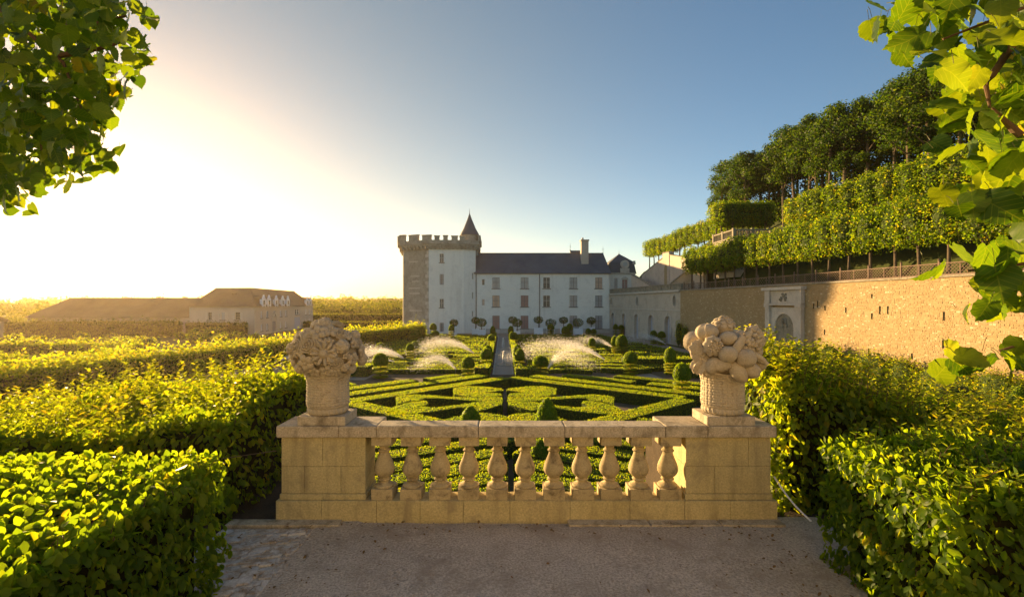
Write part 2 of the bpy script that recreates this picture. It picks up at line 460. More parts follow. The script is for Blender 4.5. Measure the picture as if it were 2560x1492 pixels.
# loose stones on the path: far too many to count
P = np.column_stack([rng.uniform(-1.75,2.9,15000), rng.uniform(2.6,4.62,15000), np.zeros(15000)])
sv = np.array([(0,0,.6),(.6,0,0),(-.3,.55,0),(-.3,-.5,0),(0,0,-.5)])
sz = rng.uniform(.003,.007,15000)*rng.choice([.8,.8,1,1,1.7],15000)
ang = rng.uniform(0, 2*PI, 15000); ca, sa = np.cos(ang), np.sin(ang)
sx = rng.uniform(.7,1.6,15000)
V = np.stack([P[:,None,0]+(sv[None,:,0]*sx[:,None]*ca[:,None]-sv[None,:,1]*sa[:,None])*sz[:,None],
              P[:,None,1]+(sv[None,:,0]*sx[:,None]*sa[:,None]+sv[None,:,1]*ca[:,None])*sz[:,None],
              P[:,None,2]+sv[None,:,2]*sz[:,None]*.8], 2).reshape(-1,3)
F = (np.arange(15000)[:,None,None]*5 + np.array([(0,1,2),(0,2,3),(0,3,1),(4,2,1),(4,3,2),(4,1,3)])[None]).reshape(-1,3)
M['pebble'] = surface('path_pebbles', (.20,.155,.12), (.60,.53,.44), 40, 200, .9, 0, fine_amt=.3)
tag(link('loose_gravel', mesh_np('loose_gravel', V, F), M['pebble']), 'small loose gravel stones scattered over the path', 'gravel', kind='stuff')
# added stone wall, unseen behind the viewpoint: bounces evening sun onto the balustrade
tw = empty('bounce_wall', (0,-6.6,0), 'added pale wall behind the gravel path, unseen, bouncing sunlight onto the balustrade', 'wall')
M['bounce_stone'] = surface('bounce_wall_stone', (.48,.45,.38), (.58,.55,.47), .8, 14, .95, .4, .02, stain=(.30,.23,.15), stain_scale=1.3)
zz = 0.0
for r_ in range(14):
    x = -15.8 + (.6 if r_ % 2 else 0)
    while x < 16.6:
        MB().box(x+.006, min(x+1.4,16.8)-.006, -.5, random.uniform(-.012,.012), zz+.005, zz+.575).build('bounce_wall_block', M['bounce_stone'], tw, bevel=.012); x += 1.4
    zz += .58
# rough stone gutter along the path
M['cobble'] = surface('gutter_stone', (.45,.44,.43), (.62,.60,.58), 9, 60, .9, .5, .008, stain=(.30,.24,.18), stain_scale=7, stain_lo=.45, stain_hi=.6)
gu = empty('stone_gutter', (-2.0, 3.5, 0), 'pale rough stone gutter along the gravel path beside trimmed hedge', 'gutter')
bed = MB(); bed.box(-.62, .235, -2.2, .98, -.06, -.008); bed.build('mortar_bed', M['gravel'], gu)
y = -1.3
while y < .95:
    h = random.uniform(.04,.10); x = -.60 - random.uniform(0,.05)
    while x < .22:
        w = min(random.uniform(.05,.19), .235-x)
        if w < .03: break
        hz_ = random.uniform(-.004,.011)
        b = MB(); b.box(x+.004, x+w-.004, y+.003, y+h-.003, -.04, hz_)
        b.v = [(vx+random.uniform(-.014,.014), vy+random.uniform(-.014,.014)+.25*(vx-x), vz+(random.uniform(-.007,.007) if vz > -.03 else 0)) for vx, vy, vz in b.v]
        if random.random() < .93: b.build('cobble', M['cobble'], gu, bevel=.008)
        x += w
    y += h
# fallen leaves and bits along the edges of the path
n_ = 420; xx = np.concatenate([rng.normal(-1.7,.35,120), rng.normal(2.35,.3,140), rng.uniform(-1.6,2.5,160)]); yy2 = np.concatenate([rng.uniform(2.7,4.6,260), rng.normal(4.55,.12,100), rng.uniform(2.7,4.5,60)])
ok_ = (yy2 < 4.6) & (xx > -2.5) & (xx < 2.62)
ll = Leaves(); ll.add(np.column_stack([xx,yy2,np.full(n_,.012)])[ok_], (np.array([0,0,1.])+jit(n_,.3))[ok_], rng.uniform(.012,.04,n_)[ok_], T_LEAF)
M['litter'] = surface('dry_leaf', (.13,.075,.03), (.24,.15,.06), 30, 90, .9, 0)
tag(ll.build('leaf_litter', M['litter']), 'dry fallen leaves scattered along the gravel path edges', 'leaves', kind='stuff')
# low stone kerb at the foot of the balustrade (half buried in gravel)
kb = empty('footing_slabs', (0,4.6,0), 'flat half-buried stone slabs along the foot of the balustrade', 'paving')
for x0, x1 in ((-2.62,-1.55),(.62,1.38),(1.40,2.05),(2.07,2.66)):
    MB().box(x0, x1, -.085, .04, -.06, .012+random.uniform(0,.006)).build('slab', M['coping'], kb, bevel=.006)

# ================================================================== balustrade
BY = 4.63                       # front plane of plinth and coping
def bx(px): return (px - CX) / FPX * BY
bal = empty('stone_balustrade', (0, BY, 0), 'tan stone balustrade with eleven turned balusters between two square piers', 'balustrade')
def block(name, x0, x1, y0, y1, z0, z1, m, bev=.004, g=.0013):
    b = MB(); b.box(x0+g, x1-g, y0, y1, z0+g, z1-g)
    return b.build(name, m, bal, bevel=bev)
ZP0, ZP1, ZC0, ZC1 = 0.0, .192, .80, .913   # plinth, coping
# plinth blocks
js = [689, 803, 941, 1050, 1158, 1275, 1425, 1575, 1712, 1826, 1944]
for a, c in zip(js[:-1], js[1:]):
    onpier = c < 950 or a > 1700
    block('plinth_block', bx(a), bx(c), 0, .40 if onpier else .235, -.12, ZP1, M['stone'])
# coping slabs
js = [690, 846, 941, 1196, 1412, 1664, 1770, 1942]
for a, c in zip(js[:-1], js[1:]):
    onpier = c < 950 or a > 1650 and c > 1700
    block('coping_slab', bx(a), bx(c), -.004, .42 if onpier else .235, ZC0, ZC1+random.uniform(-.002,.002), M['coping'], .012)
# piers: core, band and ashlar blocks
for (p0, p1, up, lo) in (((699, 911, (803,), (757, 849))), ((1718, 1932, (1876,), (1790,)))):
    X0, X1 = bx(p0)+.0, bx(p1)
    c = MB(); c.box(X0+.012, X1-.012, .052, .385, ZP1, ZC0+.004); c.build('pier_core', M['soil'], bal)
    zb = ZP1 + .057; zm = .515
    for z0, z1, jn in ((ZP1, zb, ((p0+p1)/2,)), (zb, zm, lo), (zm, ZC0, up)):
        e = [X0] + [bx(q) for q in jn] + [X1]
        grow = .012 if z0 == ZP1 else 0
        for a, d in zip(e[:-1], e[1:]):
            a2 = a - grow if a == X0 else a; d2 = d + grow if d == X1 else d
            block('pier_block', a2, d2, .036-grow, .395+grow, z0, z1, M['stone'], .004)
# balusters: one mesh, eleven parts
prof = [(.0,.0)]
def prof_pts():
    H = ZC0 - ZP1
    return [(r, z*H) for r, z in [(.060,.165),(.093,.172),(.096,.185),(.090,.205),(.062,.222),(.050,.24),(.045,.262),(.052,.270),(.062,.278),(.064,.290),(.060,.302),(.050,.310),(.052,.322),
        (.070,.345),(.088,.38),(.097,.415),(.0995,.45),(.097,.49),(.088,.54),(.074,.595),(.060,.65),(.050,.70),(.0455,.728),(.054,.734),(.0605,.744),(.0605,.756),(.054,.766),(.045,.772),(.044,.80),(.050,.822),(.066,.842),(.082,.855),(.086,.862)]]
bmh = MB(); H = ZC0 - ZP1
bmh.lathe(prof_pts(), 28)
bmh.box(-.103,.103,-.103,.103,0,H*.168)
bmh.box(-.098,.098,-.098,.098,H*.858,H+.003)
proto = bmh.build('baluster', M['baluster'], bal, smooth=True)
me_b = proto.data
col.objects.unlink(proto); bpy.data.objects.remove(proto)
for px in (962,1031.5,1101.6,1171.7,1243,1312,1383.6,1454.7,1523,1596,1668):
    o = link('baluster', me_b, None, bal)
    o.location = ((px-CX)/FPX*(BY+.125), .124, ZP1-.001)
    o.rotation_euler = (random.uniform(-.01,.01), random.uniform(-.012,.012), random.uniform(-.05,.05))

# ================================================================== urns
UY = BY + .20
def urn_base(name, px, label):
    cx = (px - CX) / FPX * (UY)
    u = empty(name, (cx, UY, ZC1), label, 'urn')
    pl = MB(); pl.box(-.232,.232,-.188,.19,0,.088); pl.build('pedestal', M['coping'], u, bevel=.008)
    # twisted rope ring
    n, k = 120, 14; V = []; F = []
    for i in range(n):
        a = 2*PI*i/n
        for j in range(k):
            b = 2*PI*j/k
            rr = .041*(1+.13*math.cos(26*a + 2.2*b))
            rad = .157 + rr*math.cos(b)
            V.append((rad*math.cos(a), rad*math.sin(a), .086+.040+rr*math.sin(b)))
    for i in range(n):
        for j in range(k):
            F.append((i*k+j, ((i+1)%n)*k+j, ((i+1)%n)*k+(j+1)%k, i*k+(j+1)%k))
    r = MB(); r.add(V, F); r.build('rope_ring', M['urn'], u, smooth=True)
    # woven basket
    nu, nv = 200, 64; V = []; F = []; H0, H1 = .15, .50
    def rad(t):
        pts = [(0,.186),(.06,.200),(.2,.204),(.45,.200),(.7,.199),(.85,.21),(1,.232)]
        for (a, ra), (b, rb) in zip(pts, pts[1:]):
            if t <= b: s = (t-a)/(b-a); return ra + (rb-ra)*s
        return pts[-1][1]
    for j in range(nv+1):
        t = j/nv
        for i in range(nu):
            a = 2*PI*i/nu
            U = i/nu*28; Wv = t*13
            fu, fv = U-math.floor(U), Wv-math.floor(Wv)
            over = (int(U)//1 + int(Wv)) % 2
            hx = max(0, math.cos((fv-.5)*PI))**.5; vx = max(0, math.cos((fu-.5)*PI))**.5
            d = .014*hx*(1 if over else .25) + .011*vx*(.2 if over else 1) - .004
            if t < .05 or t > .93: d = .008
            rr = rad(t) + d - .006
            V.append((rr*math.cos(a), rr*math.sin(a), H0 + (H1-H0)*t))
    for j in range(nv):
        for i in range(nu):
            F.append((j*nu+i, j*nu+(i+1)%nu, (j+1)*nu+(i+1)%nu, (j+1)*nu+i))
    F.append(tuple(range(nu-1,-1,-1))); F.append(tuple(nv*nu+i for i in range(nu)))
    w = MB(); w.add(V, F); w.build('woven_basket', M['urn'], u, smooth=True)
    return u
def basis(d):
    d = Vector(d).normalized(); up = Vector((0,0,1)) if abs(d.z) < .95 else Vector((0,1,0))
    x = up.cross(d).normalized(); y = d.cross(x)
    return Matrix((x, y, d)).transposed()
def flower(kind, s):
    """flower head of radius s facing +Z, as an MB"""
    b = MB()
    if kind == 'rose':      # concentric curled petals round a tight heart
        for ring, (rr, n, h, th) in enumerate(((.86,5,.02,.085),(.60,4,.16,.08),(.36,3,.26,.07))):
            for i in range(n):
                a0 = 2*PI*i/n + ring*.6; span = 2*PI/n*1.15; nn = 9
                pts = [(rr*s*(1-.10*(j/nn))*math.cos(a0+span*j/nn), rr*s*(1-.10*(j/nn))*math.sin(a0+span*j/nn), (h+.10*math.sin(PI*j/nn))*s) for j in range(nn+1)]
                b.tube(pts, [th*s*(.5+.6*math.sin(PI*(j+.4)/(nn+.8))) for j in range(nn+1)], 6)
                b.tube([(x*.97,y*.97,z-.16*s) for x,y,z in pts], [th*s*.9]*(nn+1), 6)
        b.blob((0,0,.24*s), (.15*s,.15*s,.2*s), 8, 6)
        b.blob((0,0,-.22*s), (.82*s,.82*s,.36*s), 14, 7)
    elif kind == 'daisy':
        n = 11
        for i in range(n):
            a = 2*PI*i/n
            b.blob((.66*s*math.cos(a), .66*s*math.sin(a), .08*s), (.36*s,.15*s,.15*s), 9, 6, rot=Matrix.Rotation(a,3,'Z') @ Matrix.Rotation(-.25,3,'Y'))
        b.blob((0,0,.16*s), (.30*s,.30*s,.18*s), 12, 7, fn=lambda d: 1+.05*math.sin(d.x*40)*math.sin(d.y*40))
        b.blob((0,0,-.12*s), (.6*s,.6*s,.25*s), 12, 6)
    elif kind == 'five':
        for i in range(5):
            a = 2*PI*i/5 + .3
            b.blob((.55*s*math.cos(a), .55*s*math.sin(a), .10*s), (.42*s,.38*s,.26*s), 10, 7, fn=lambda d: 1-.12*max(0,d.z)*abs(d.x), rot=Matrix.Rotation(a,3,'Z') @ Matrix.Rotation(.25,3,'Y'))
        b.blob((0,0,.2*s), (.2*s,.2*s,.18*s), 8, 6)
        b.blob((0,0,-.15*s), (.6*s,.6*s,.25*s), 10, 6)
    elif kind == 'peony':
        random_dirs = [(0,0,1)] + [(math.cos(a)*math.sin(t), math.sin(a)*math.sin(t), math.cos(t)) for t, n in ((.75,5),(1.35,7)) for a in [2*PI*i/n+t for i in range(n)]]
        for d in random_dirs:
            b.blob((d[0]*.55*s, d[1]*.55*s, d[2]*.5*s), (.34*s,.34*s,.28*s), 9, 7, rot=basis(d))
    else:  # cluster of buds
        for i in range(9):
            a = i*2.4; rr = .17*s*math.sqrt(i)*1.3
            b.blob((rr*math.cos(a), rr*math.sin(a), .35*s-.5*rr*rr/s), (.26*s,.26*s,.28*s), 8, 6)
        b.blob((0,0,-.05*s), (.55*s,.55*s,.3*s), 10, 6)
    return b
def place(b, c, d, spin=0):
    m3 = basis(d) @ Matrix.Rotation(spin, 3, 'Z'); c = Vector(c)
    b.v = [tuple(m3 @ Vector(v) + c) for v in b.v]
    return b
uf = urn_base('flower_basket_urn', 820.5, 'carved stone basket heaped with roses and daisies on balustrade pier')
core = MB(); core.blob((0,0,.70), (.30,.27,.25), 24, 16); core.build('bouquet_core', M['urn'], uf, smooth=True)
kinds = ['rose','daisy','five','peony','buds']
heads = [ # az (deg, 0 = towards camera, + to the right), elevation, size, kind : the heads one can read
 (-15,18,.088,'rose'),(-42,14,.078,'rose'),(12,2,.112,'daisy'),(-18,-16,.088,'five'),(33,-18,.066,'rose'),(42,14,.082,'peony'),
 (-2,44,.092,'five'),(24,48,.078,'five'),(-62,8,.075,'peony'),(-60,-14,.076,'five'),(62,-12,.072,'five'),(66,18,.07,'buds'),
 (-36,42,.076,'five'),(46,40,.07,'rose'),(0,75,.085,'peony'),(-75,30,.072,'five'),(20,24,.062,'buds'),(-30,62,.06,'buds'),
 (-86,-10,.07,'peony'),(88,2,.07,'five'),(-96,20,.07,'rose'),(84,34,.066,'peony'),(-8,-36,.064,'five'),(50,-28,.06,'peony'),(-44,-30,.062,'peony'),(-40,0,.05,'buds'),(16,-34,.07,'five'),(-28,-38,.062,'rose'),(36,-40,.06,'five'),(-66,-34,.064,'five'),(68,-34,.064,'peony'),(-8,-12,.05,'buds'),(22,-14,.05,'buds'),(-26,30,.05,'buds'),(60,36,.06,'five'),(-58,26,.06,'five'),(12,62,.06,'rose'),(-20,80,.06,'five'),(30,70,.06,'buds'),(48,-4,.05,'buds'),(-80,10,.06,'buds'),(78,20,.06,'rose'),(-3,8,.045,'buds'),(30,8,.05,'five'),(6,22,.05,'five'),(0,-10,.05,'five'),(27,-6,.048,'five'),(-30,4,.05,'five'),(-4,28,.045,'buds')]
used = [(a, e) for a, e, _, _ in heads]
while len(heads) < 80:
    a, e = random.uniform(95, 265), random.uniform(-20, 75)
    if all(abs((a-b+180)%360-180)*math.cos(R(max(e,f))) + abs(e-f) > 25 for b, f in used):
        used.append((a, e)); heads.append((a, e, random.uniform(.062,.085), random.choice(kinds)))
    elif random.random() < .02: break
for i, (a, e, s, kd) in enumerate(heads):
    d = Vector((math.sin(R(a))*math.cos(R(e)), -math.cos(R(a))*math.cos(R(e)), math.sin(R(e))))
    c = Vector((d.x*.335, d.y*.315, .70 + d.z*.285))*1.0
    place(flower(kd, s*1.08), c, d, random.uniform(0,6)).build({'rose':'rose','daisy':'daisy','five':'blossom','peony':'peony','buds':'bud_cluster'}[kd], M['urn'], uf, smooth=True)

ug = urn_base('fruit_basket_urn', 1806, 'carved stone basket heaped with fruit and grapes on balustrade pier')
core = MB(); core.blob((0,0,.68), (.28,.25,.24), 24, 16); core.build('fruit_core', M['urn'], ug, smooth=True)
def fr(name, x, z, depth, build):
    """x, z metres from urn axis and coping; depth towards camera"""
    b = MB(); build(b); b.v = [(v[0]+x, v[1]-depth, v[2]+z) for v in b.v]
    b.build(name, M['urn'], ug, smooth=True)
def rotm(ax, an): return Matrix.Rotation(R(an), 3, ax)
fr('apple', -.085, .705, .30, lambda b: b.blob((0,0,0), (.088,.085,.084), 18, 12, fn=lambda d: 1-.12*max(0,d.z)**6))
fr('gourd', .085, .665, .30, lambda b: b.blob((0,0,0), (.098,.09,.085), 18, 12, fn=lambda d: 1+.05*math.cos(7*math.atan2(d.y,d.x))))
def lemon(b): b.blob((0,0,0), (.075,.07,.105), 16, 12, fn=lambda d: 1+.22*abs(d.z)**8, rot=rotm('Y',-38))
fr('lemon', .025, .535, .27, lemon)
fr('quince', .155, .545, .255, lambda b: b.blob((0,0,0), (.09,.085,.078), 20, 12, fn=lambda d: 1+.06*math.cos(5*math.atan2(d.z,d.y)), rot=rotm('Y',20)))
def pome(b):
    b.blob((0,0,0), (.095,.055,.10), 18, 12, fn=lambda d: 1+.10*math.sin(9*math.atan2(d.z,d.x)))
    for i in range(22):
        a = i*2.4; r_ = .0145*math.sqrt(i)
        b.blob((r_*math.cos(a)*1.0, -.052, r_*math.sin(a)), .013, 6, 5)
fr('pomegranate', -.205, .775, .25, pome)
def grapes(b):
    for i in range(74):
        u, v = random.uniform(-1,1), random.uniform(-1,1)
        if u*u+v*v > 1: continue
        b.blob((u*.12 + v*.03, -(.06*(1-u*u-v*v)) + random.uniform(-.008,.008), v*.125), .0225, 8, 6)
fr('grape_bunch', .165, .815, .225, grapes)
fr('peach', -.045, .845, .22, lambda b: b.blob((0,0,0), (.085,.08,.07), 18, 12, fn=lambda d: 1-.08*math.exp(-60*d.x*d.x)*max(0,-d.y)))
def arti(b):
    b.blob((0,0,0), (.10,.10,.095), 20, 12)
    for ring, (t, n) in enumerate(((.25,4),(.6,7),(.95,9),(1.3,10))):
        for i in range(n):
            a = 2*PI*i/n + ring*.4; d = Vector((math.sin(t)*math.cos(a), math.sin(t)*math.sin(a), math.cos(t)))
            b.blob(d*.098, (.032,.012,.04), 7, 6, rot=basis(d) @ rotm('X', 70))
fr('artichoke', -.02, .945, .06, arti)
fr('melon', -.205, .90, .12, lambda b: b.blob((0,0,0), (.11,.10,.085), 24, 12, fn=lambda d: 1+.05*math.cos(9*math.atan2(d.y,d.x))))
def leafy(b):
    for i in range(16):
        a = random.uniform(0, 2*PI); 
        b.blob((.07*math.cos(a)*random.random(), -.03*random.random(), .10*math.sin(a)*random.random()), (.055,.022,.075), 10, 7, fn=lambda d: 1+.15*math.sin(8*d.z+5*d.x), rot=rotm('Y', random.uniform(-50,50)) @ rotm('Z', random.uniform(-60,60)))
fr('cabbage_leaves', -.295, .70, .16, leafy)
fr('cabbage_leaves', -.27, .58, .17, leafy)
def pear(b): b.blob((0,0,0), (.07,.068,.10), 16, 12, fn=lambda d: 1-.25*max(0,d.z), rot=rotm('Y',30))
fr('pear', -.19, .60, .24, pear)
def shell(b): b.blob((0,0,0), (.10,.05,.06), 18, 10, fn=lambda d: 1+.12*math.sin(14*d.x), rot=rotm('Y',-20))
fr('cut_melon', -.12, .60, .275, shell)
def leaf_s(b):
    b.blob((0,0,0), (.045,.022,.085), 12, 8, fn=lambda d: 1+.1*math.sin(10*d.z), rot=rotm('Y',25))
fr('stone_leaf', -.0, .76, .30, leaf_s); fr('stone_leaf', .045, .80, .27, leaf_s)
def pod(b): b.blob((0,0,0), (.13,.028,.03), 16, 8, fn=lambda d: 1+.08*math.cos(22*d.x), rot=rotm('Y',28))
fr('bean_pod', .235, .655, .215, pod); fr('bean_pod', .20, .69, .235, pod)
fr('fig', .295, .60, .13, lambda b: b.blob((0,0,0), (.07,.07,.085), 14, 10, rot=rotm('Y',-25)))
fr('fig', .31, .71, .05, lambda b: b.blob((0,0,0), (.065,.07,.07), 14, 10))
fr('vine_leaves', .275, .80, .06, leafy)
for i in range(12):      # the side turned away from the camera
    a = R(100 + i*15); e = random.uniform(-.1,.9)
    fr('fruit', .30*math.sin(a)*math.cos(e*.8), .68+.25*math.sin(e), -abs(.27*math.cos(a))*math.cos(e*.8)-.04, lambda b: b.blob((0,0,0), (.085,.08,.08), 14, 10, fn=lambda d: 1+.04*math.cos(6*math.atan2(d.y,d.x))))
# thin white hose running from the pier into the hedge
h = MB(); A = Vector(at_y(1935,1191,4.74)); B = Vector(at_y(2028,1302,4.35))
h.tube([A.lerp(B, t) + Vector((0,0,-.035*math.sin(PI*t))) for t in np.linspace(0,1,9)], .008, 8)
tag(h.build('garden_hose', M['white'], smooth=True), 'thin white hose slanting from the pier down into the dark hedge', 'hose')
# ================================================================== leafy hedges on the terrace
def leaf_variants(name, tpl, m, n=6):
    out = []
    for i in range(n):
        V, F = tpl; V = np.array(V)
        V = V + rng.normal(scale=.02, size=V.shape); V[:,2] += (V[:,0]**2)*rng.uniform(-.35,.15)
        me = mesh_np(name, V, F, True, np.full(len(V), (i+.5)/n)); me.materials.append(m); out.append(me)
    return out
def frame_of(p, nrm, t):
    n = Vector(nrm).normalized(); t = Vector(t); t = (t - n*t.dot(n)).normalized(); b = n.cross(t)
    return n, t, b
def single_leaves(parent, variants, P, N, T, L, name='leaf', width=1.0):
    for p, nn, t, s in zip(P, N, T, L):
        n, t, b = frame_of(p, nn, t)
        o = link(name, random.choice(variants), None, parent)
        mw = Matrix(((t.x*s, b.x*s*width, n.x*s, p[0]), (t.y*s, b.y*s*width, n.y*s, p[1]), (t.z*s, b.z*s*width, n.z*s, p[2]), (0,0,0,1)))
        o.matrix_local = Matrix.Translation(-parent.location) @ mw
def in_view(P, pad=0):
    u = P[:,0]/np.maximum(P[:,1],1e-3)*FPX+CX; v = CY-(P[:,2]-EYE)/np.maximum(P[:,1],1e-3)*FPX
    return (P[:,1] > .3) & (u > -pad) & (u < 2560+pad) & (v > -pad) & (v < 1492+pad)
def wob(x, y, s=1.0, k=0):
    return (np.sin(x*2.1*s+k)+np.sin(y*2.7*s+1.3*k+x)+np.sin((x+y)*4.3*s+2*k)*.6)/2.6
def leafy_hedge(name, label, x0, x1, y0, y1, ztop, density, size, m, sides, rough=.06, shoots=0, shoot_len=.3, singles=0, zb=-.05, tpl=T_LEAF, depth=.10, topd=1.0, variants=None, cat='hedge', group=None, slope=None, core=None):
    """box-shaped hedge: dark twiggy inside, leaves over top and the named sides (n = towards camera, f, l, r)"""
    root = empty(name, ((x0+x1)/2, (y0+y1)/2, 0), label, cat, group)
    def top(x, y):
        z = ztop + wob(x, y, 1, ztop)*rough
        if slope is not None: z = z + slope(x, y)
        return z
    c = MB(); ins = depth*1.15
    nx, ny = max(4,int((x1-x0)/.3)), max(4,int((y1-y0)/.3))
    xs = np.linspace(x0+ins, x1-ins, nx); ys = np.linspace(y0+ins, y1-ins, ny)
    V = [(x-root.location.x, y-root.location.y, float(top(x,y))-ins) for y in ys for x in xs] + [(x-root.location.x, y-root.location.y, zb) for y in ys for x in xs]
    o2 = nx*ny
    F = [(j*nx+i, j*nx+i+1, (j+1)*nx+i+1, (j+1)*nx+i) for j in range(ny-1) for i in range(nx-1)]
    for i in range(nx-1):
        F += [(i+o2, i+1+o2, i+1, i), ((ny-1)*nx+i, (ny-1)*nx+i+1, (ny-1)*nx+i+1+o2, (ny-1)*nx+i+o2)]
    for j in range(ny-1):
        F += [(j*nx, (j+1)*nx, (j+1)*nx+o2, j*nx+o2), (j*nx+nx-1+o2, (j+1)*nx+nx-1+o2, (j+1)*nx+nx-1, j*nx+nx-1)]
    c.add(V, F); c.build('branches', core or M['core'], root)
    P, N, T = [], [], []
    def put(p, n, t): P.append(p); N.append(n); T.append(t)
    k = int((x1-x0)*(y1-y0)*density*topd)
    x = rng.uniform(x0, x1, k); y = rng.uniform(y0, y1, k)
    p = np.column_stack([x, y, top(x,y) - np.abs(rng.normal(scale=depth*.55, size=k)) + rng.normal(scale=.012, size=k)])
    put(p, np.array([0,0,1.]) + jit(k,.95), rng.normal(size=(k,3)))
    k = int(k*.38)            # leaves standing up out of the clipped surface, where the low sun catches them
    x = rng.uniform(x0, x1, k); y = rng.uniform(y0, y1, k)
    p = np.column_stack([x, y, top(x,y) + rng.uniform(-.01,.07,k)])
    put(p, np.array([.55,-.65,.35])*np.sign(rng.normal(size=(k,1))) + jit(k,.45), np.array([0,0,1.]) + jit(k,.6))
    for s in sides:
        if s in 'nf':
            k = int((x1-x0)*(ztop-zb)*density*(.35 if s == 'f' else 1)); x = rng.uniform(x0, x1, k); y = np.full(k, y0 if s == 'n' else y1); nv = np.array([0,-1. if s == 'n' else 1.,.35])
        else:
            k = int((y1-y0)*(ztop-zb)*density); y = rng.uniform(y0, y1, k); x = np.full(k, x0 if s == 'l' else x1); nv = np.array([-1. if s == 'l' else 1.,0,.35])
        z = zb + rng.random(k)*(top(x,y)-zb)
        gap = wob(x*2.3+y*2.3, z*5, 1.7, ztop*9) < -.62        # thin places where twigs and darkness show
        d = np.abs(rng.normal(scale=depth*.6, size=k)) - .015 + .05*wob(x+y, z*2, 2) + np.where(gap, depth*.9, 0)
        p = np.column_stack([x - nv[0]*d, y - nv[1]*d, z])
        put(p, nv + jit(k,.5), np.array([0,0,-1.]) + nv*.5 + jit(k,.45))
    SP, SR = [], []
    if shoots:
        st = MB()
        for i in range(shoots):
            sx, sy = random.uniform(x0,x1), random.uniform(y0,y1)
            z0 = float(top(np.array([sx]), np.array([sy]))[0]) - .05
            Ls = shoot_len*random.uniform(.4,1.25)
            lean = Vector((random.gauss(.12,.3), random.gauss(0,.3), 1)).normalized()
            nl = max(4, int(Ls/(size*.42)))
            pts = [Vector((sx,sy,z0)) + lean*Ls*t + Vector((0,0,-.10*Ls*t*t)) for t in np.linspace(0,1,5)]
            st.tube([q-root.location for q in pts], [.0035,.003,.0025,.002,.0012], 4)
            for j in range(nl):
                t = (j+.5)/nl; q = Vector((sx,sy,z0)) + lean*Ls*t + Vector((0,0,-.10*Ls*t*t))
                a = j*2.4; out = Vector((math.cos(a), math.sin(a), .55))
                SP.append((q + out*size*.42, (Vector((-math.cos(a)*.5, -math.sin(a)*.5, 1))), out)); SR.append(.55+.45*t*random.random())
        st.build('stems', M['twig'], root)['kind'] = 'stuff'
    P = np.concatenate(P); N = np.concatenate(N); T = np.concatenate(T); n0 = len(P)
    rr = rng.random(n0)*.85
    Ls = rng.choice([.55,.75,.95,1.05,1.25],n0)*rng.uniform(.88,1.12,n0)*size
    if SP:
        P = np.concatenate([P, np.array([s[0] for s in SP])]); N = np.concatenate([N, np.array([s[1] for s in SP])+jit(len(SP),.2)])
        T = np.concatenate([T, np.array([s[2] for s in SP])]); rr = np.concatenate([rr, SR]); Ls = np.concatenate([Ls, rng.uniform(.6,1.0,len(SP))*size])
    keep = np.ones(len(P), bool)
    if singles:
        dist = np.linalg.norm(P-np.array([0,0,EYE]), axis=1)
        vis = in_view(P)
        sc = Ls/dist*np.where(vis, 1, 0)*rng.uniform(.8,1.2,len(P))
        idx = np.argsort(-sc)[:singles]; keep[idx] = False
        single_leaves(root, variants, P[idx], N[idx], T[idx], Ls[idx])
    lv = Leaves(); lv.add(P[keep]-np.array(root.location), N[keep], Ls[keep], tpl, T[keep], r=rr[keep])
    lv.build('foliage', m, root)
    return root
VN = leaf_variants('leaf', T_LEAF, M['leaf_near']); VM = leaf_variants('leaf', T_LEAF, M['leaf_mid'])
# trimmed hedges either side of the path
leafy_hedge('trimmed_hedge', 'trimmed beech hedge with flat sunlit top beside the stone gutter', -5.6, -2.06, .9, 3.55, .90, 1750, .062, M['leaf_near'], 'nrf', .06, 420, .16, 300, variants=VN, depth=.12)
leafy_hedge('trimmed_hedge', 'trimmed leafy hedge on the gravel path with sunlit flank facing the gutter', 2.60, 6.2, 2.80, 3.95, .93, 1700, .064, M['leaf_near'], 'nlf', .09, 300, .2, 300, variants=VN, depth=.14)
# deep untrimmed hedges behind, against the piers
leafy_hedge('overgrown_hedge', 'broad overgrown hedge with upright yellow shoots beside the flower basket pier', -13.5, -2.60, 4.55, 7.3, .50, 800, .078, M['leaf_mid'], 'nrf', .14, 900, .46, 300, variants=VM, depth=.15,
            slope=lambda x, y: .46*np.clip((x+6.6)/3.4,0,1) + .10*np.clip((y-5.0)/2,0,1))
leafy_hedge('overgrown_hedge', 'tall overgrown hedge with bright yellow-green shoots beside the fruit basket pier', 2.72, 4.3, 4.80, 6.3, 1.10, 900, .076, M['leaf_mid'], 'nlf', .14, 320, .46, 300, variants=VM, depth=.15,
            slope=lambda x, y: .22*np.clip((3.7-x)/.8,-.5,1))
leafy_hedge('overgrown_hedge', 'leafy overgrown hedge with feathery shoots between fruit basket and golden wall', 3.9, 8.0, 5.4, 8.3, .70, 650, .083, M['leaf_mid'], 'nlf', .18, 480, .44, 200, variants=VM, depth=.15, slope=lambda x, y: -.10*(x-4))
leafy_hedge('overgrown_hedge', 'darker leafy hedge running on behind the trimmed hedge towards the golden wall', 7.6, 16.5, 5.8, 8.3, .12, 380, .09, M['leaf_mid'], 'nf', .14, 260, .3, 0, depth=.15)
# a thin cane in the dark hedge by the flower pier
h = MB(); h.bar(at_y(556,1146,4.45), at_y(690,1126,4.55), .006)
tag(h.build('cane', M['bark']), 'thin horizontal cane tied in front of the shaded hedge beside the pier', 'cane')

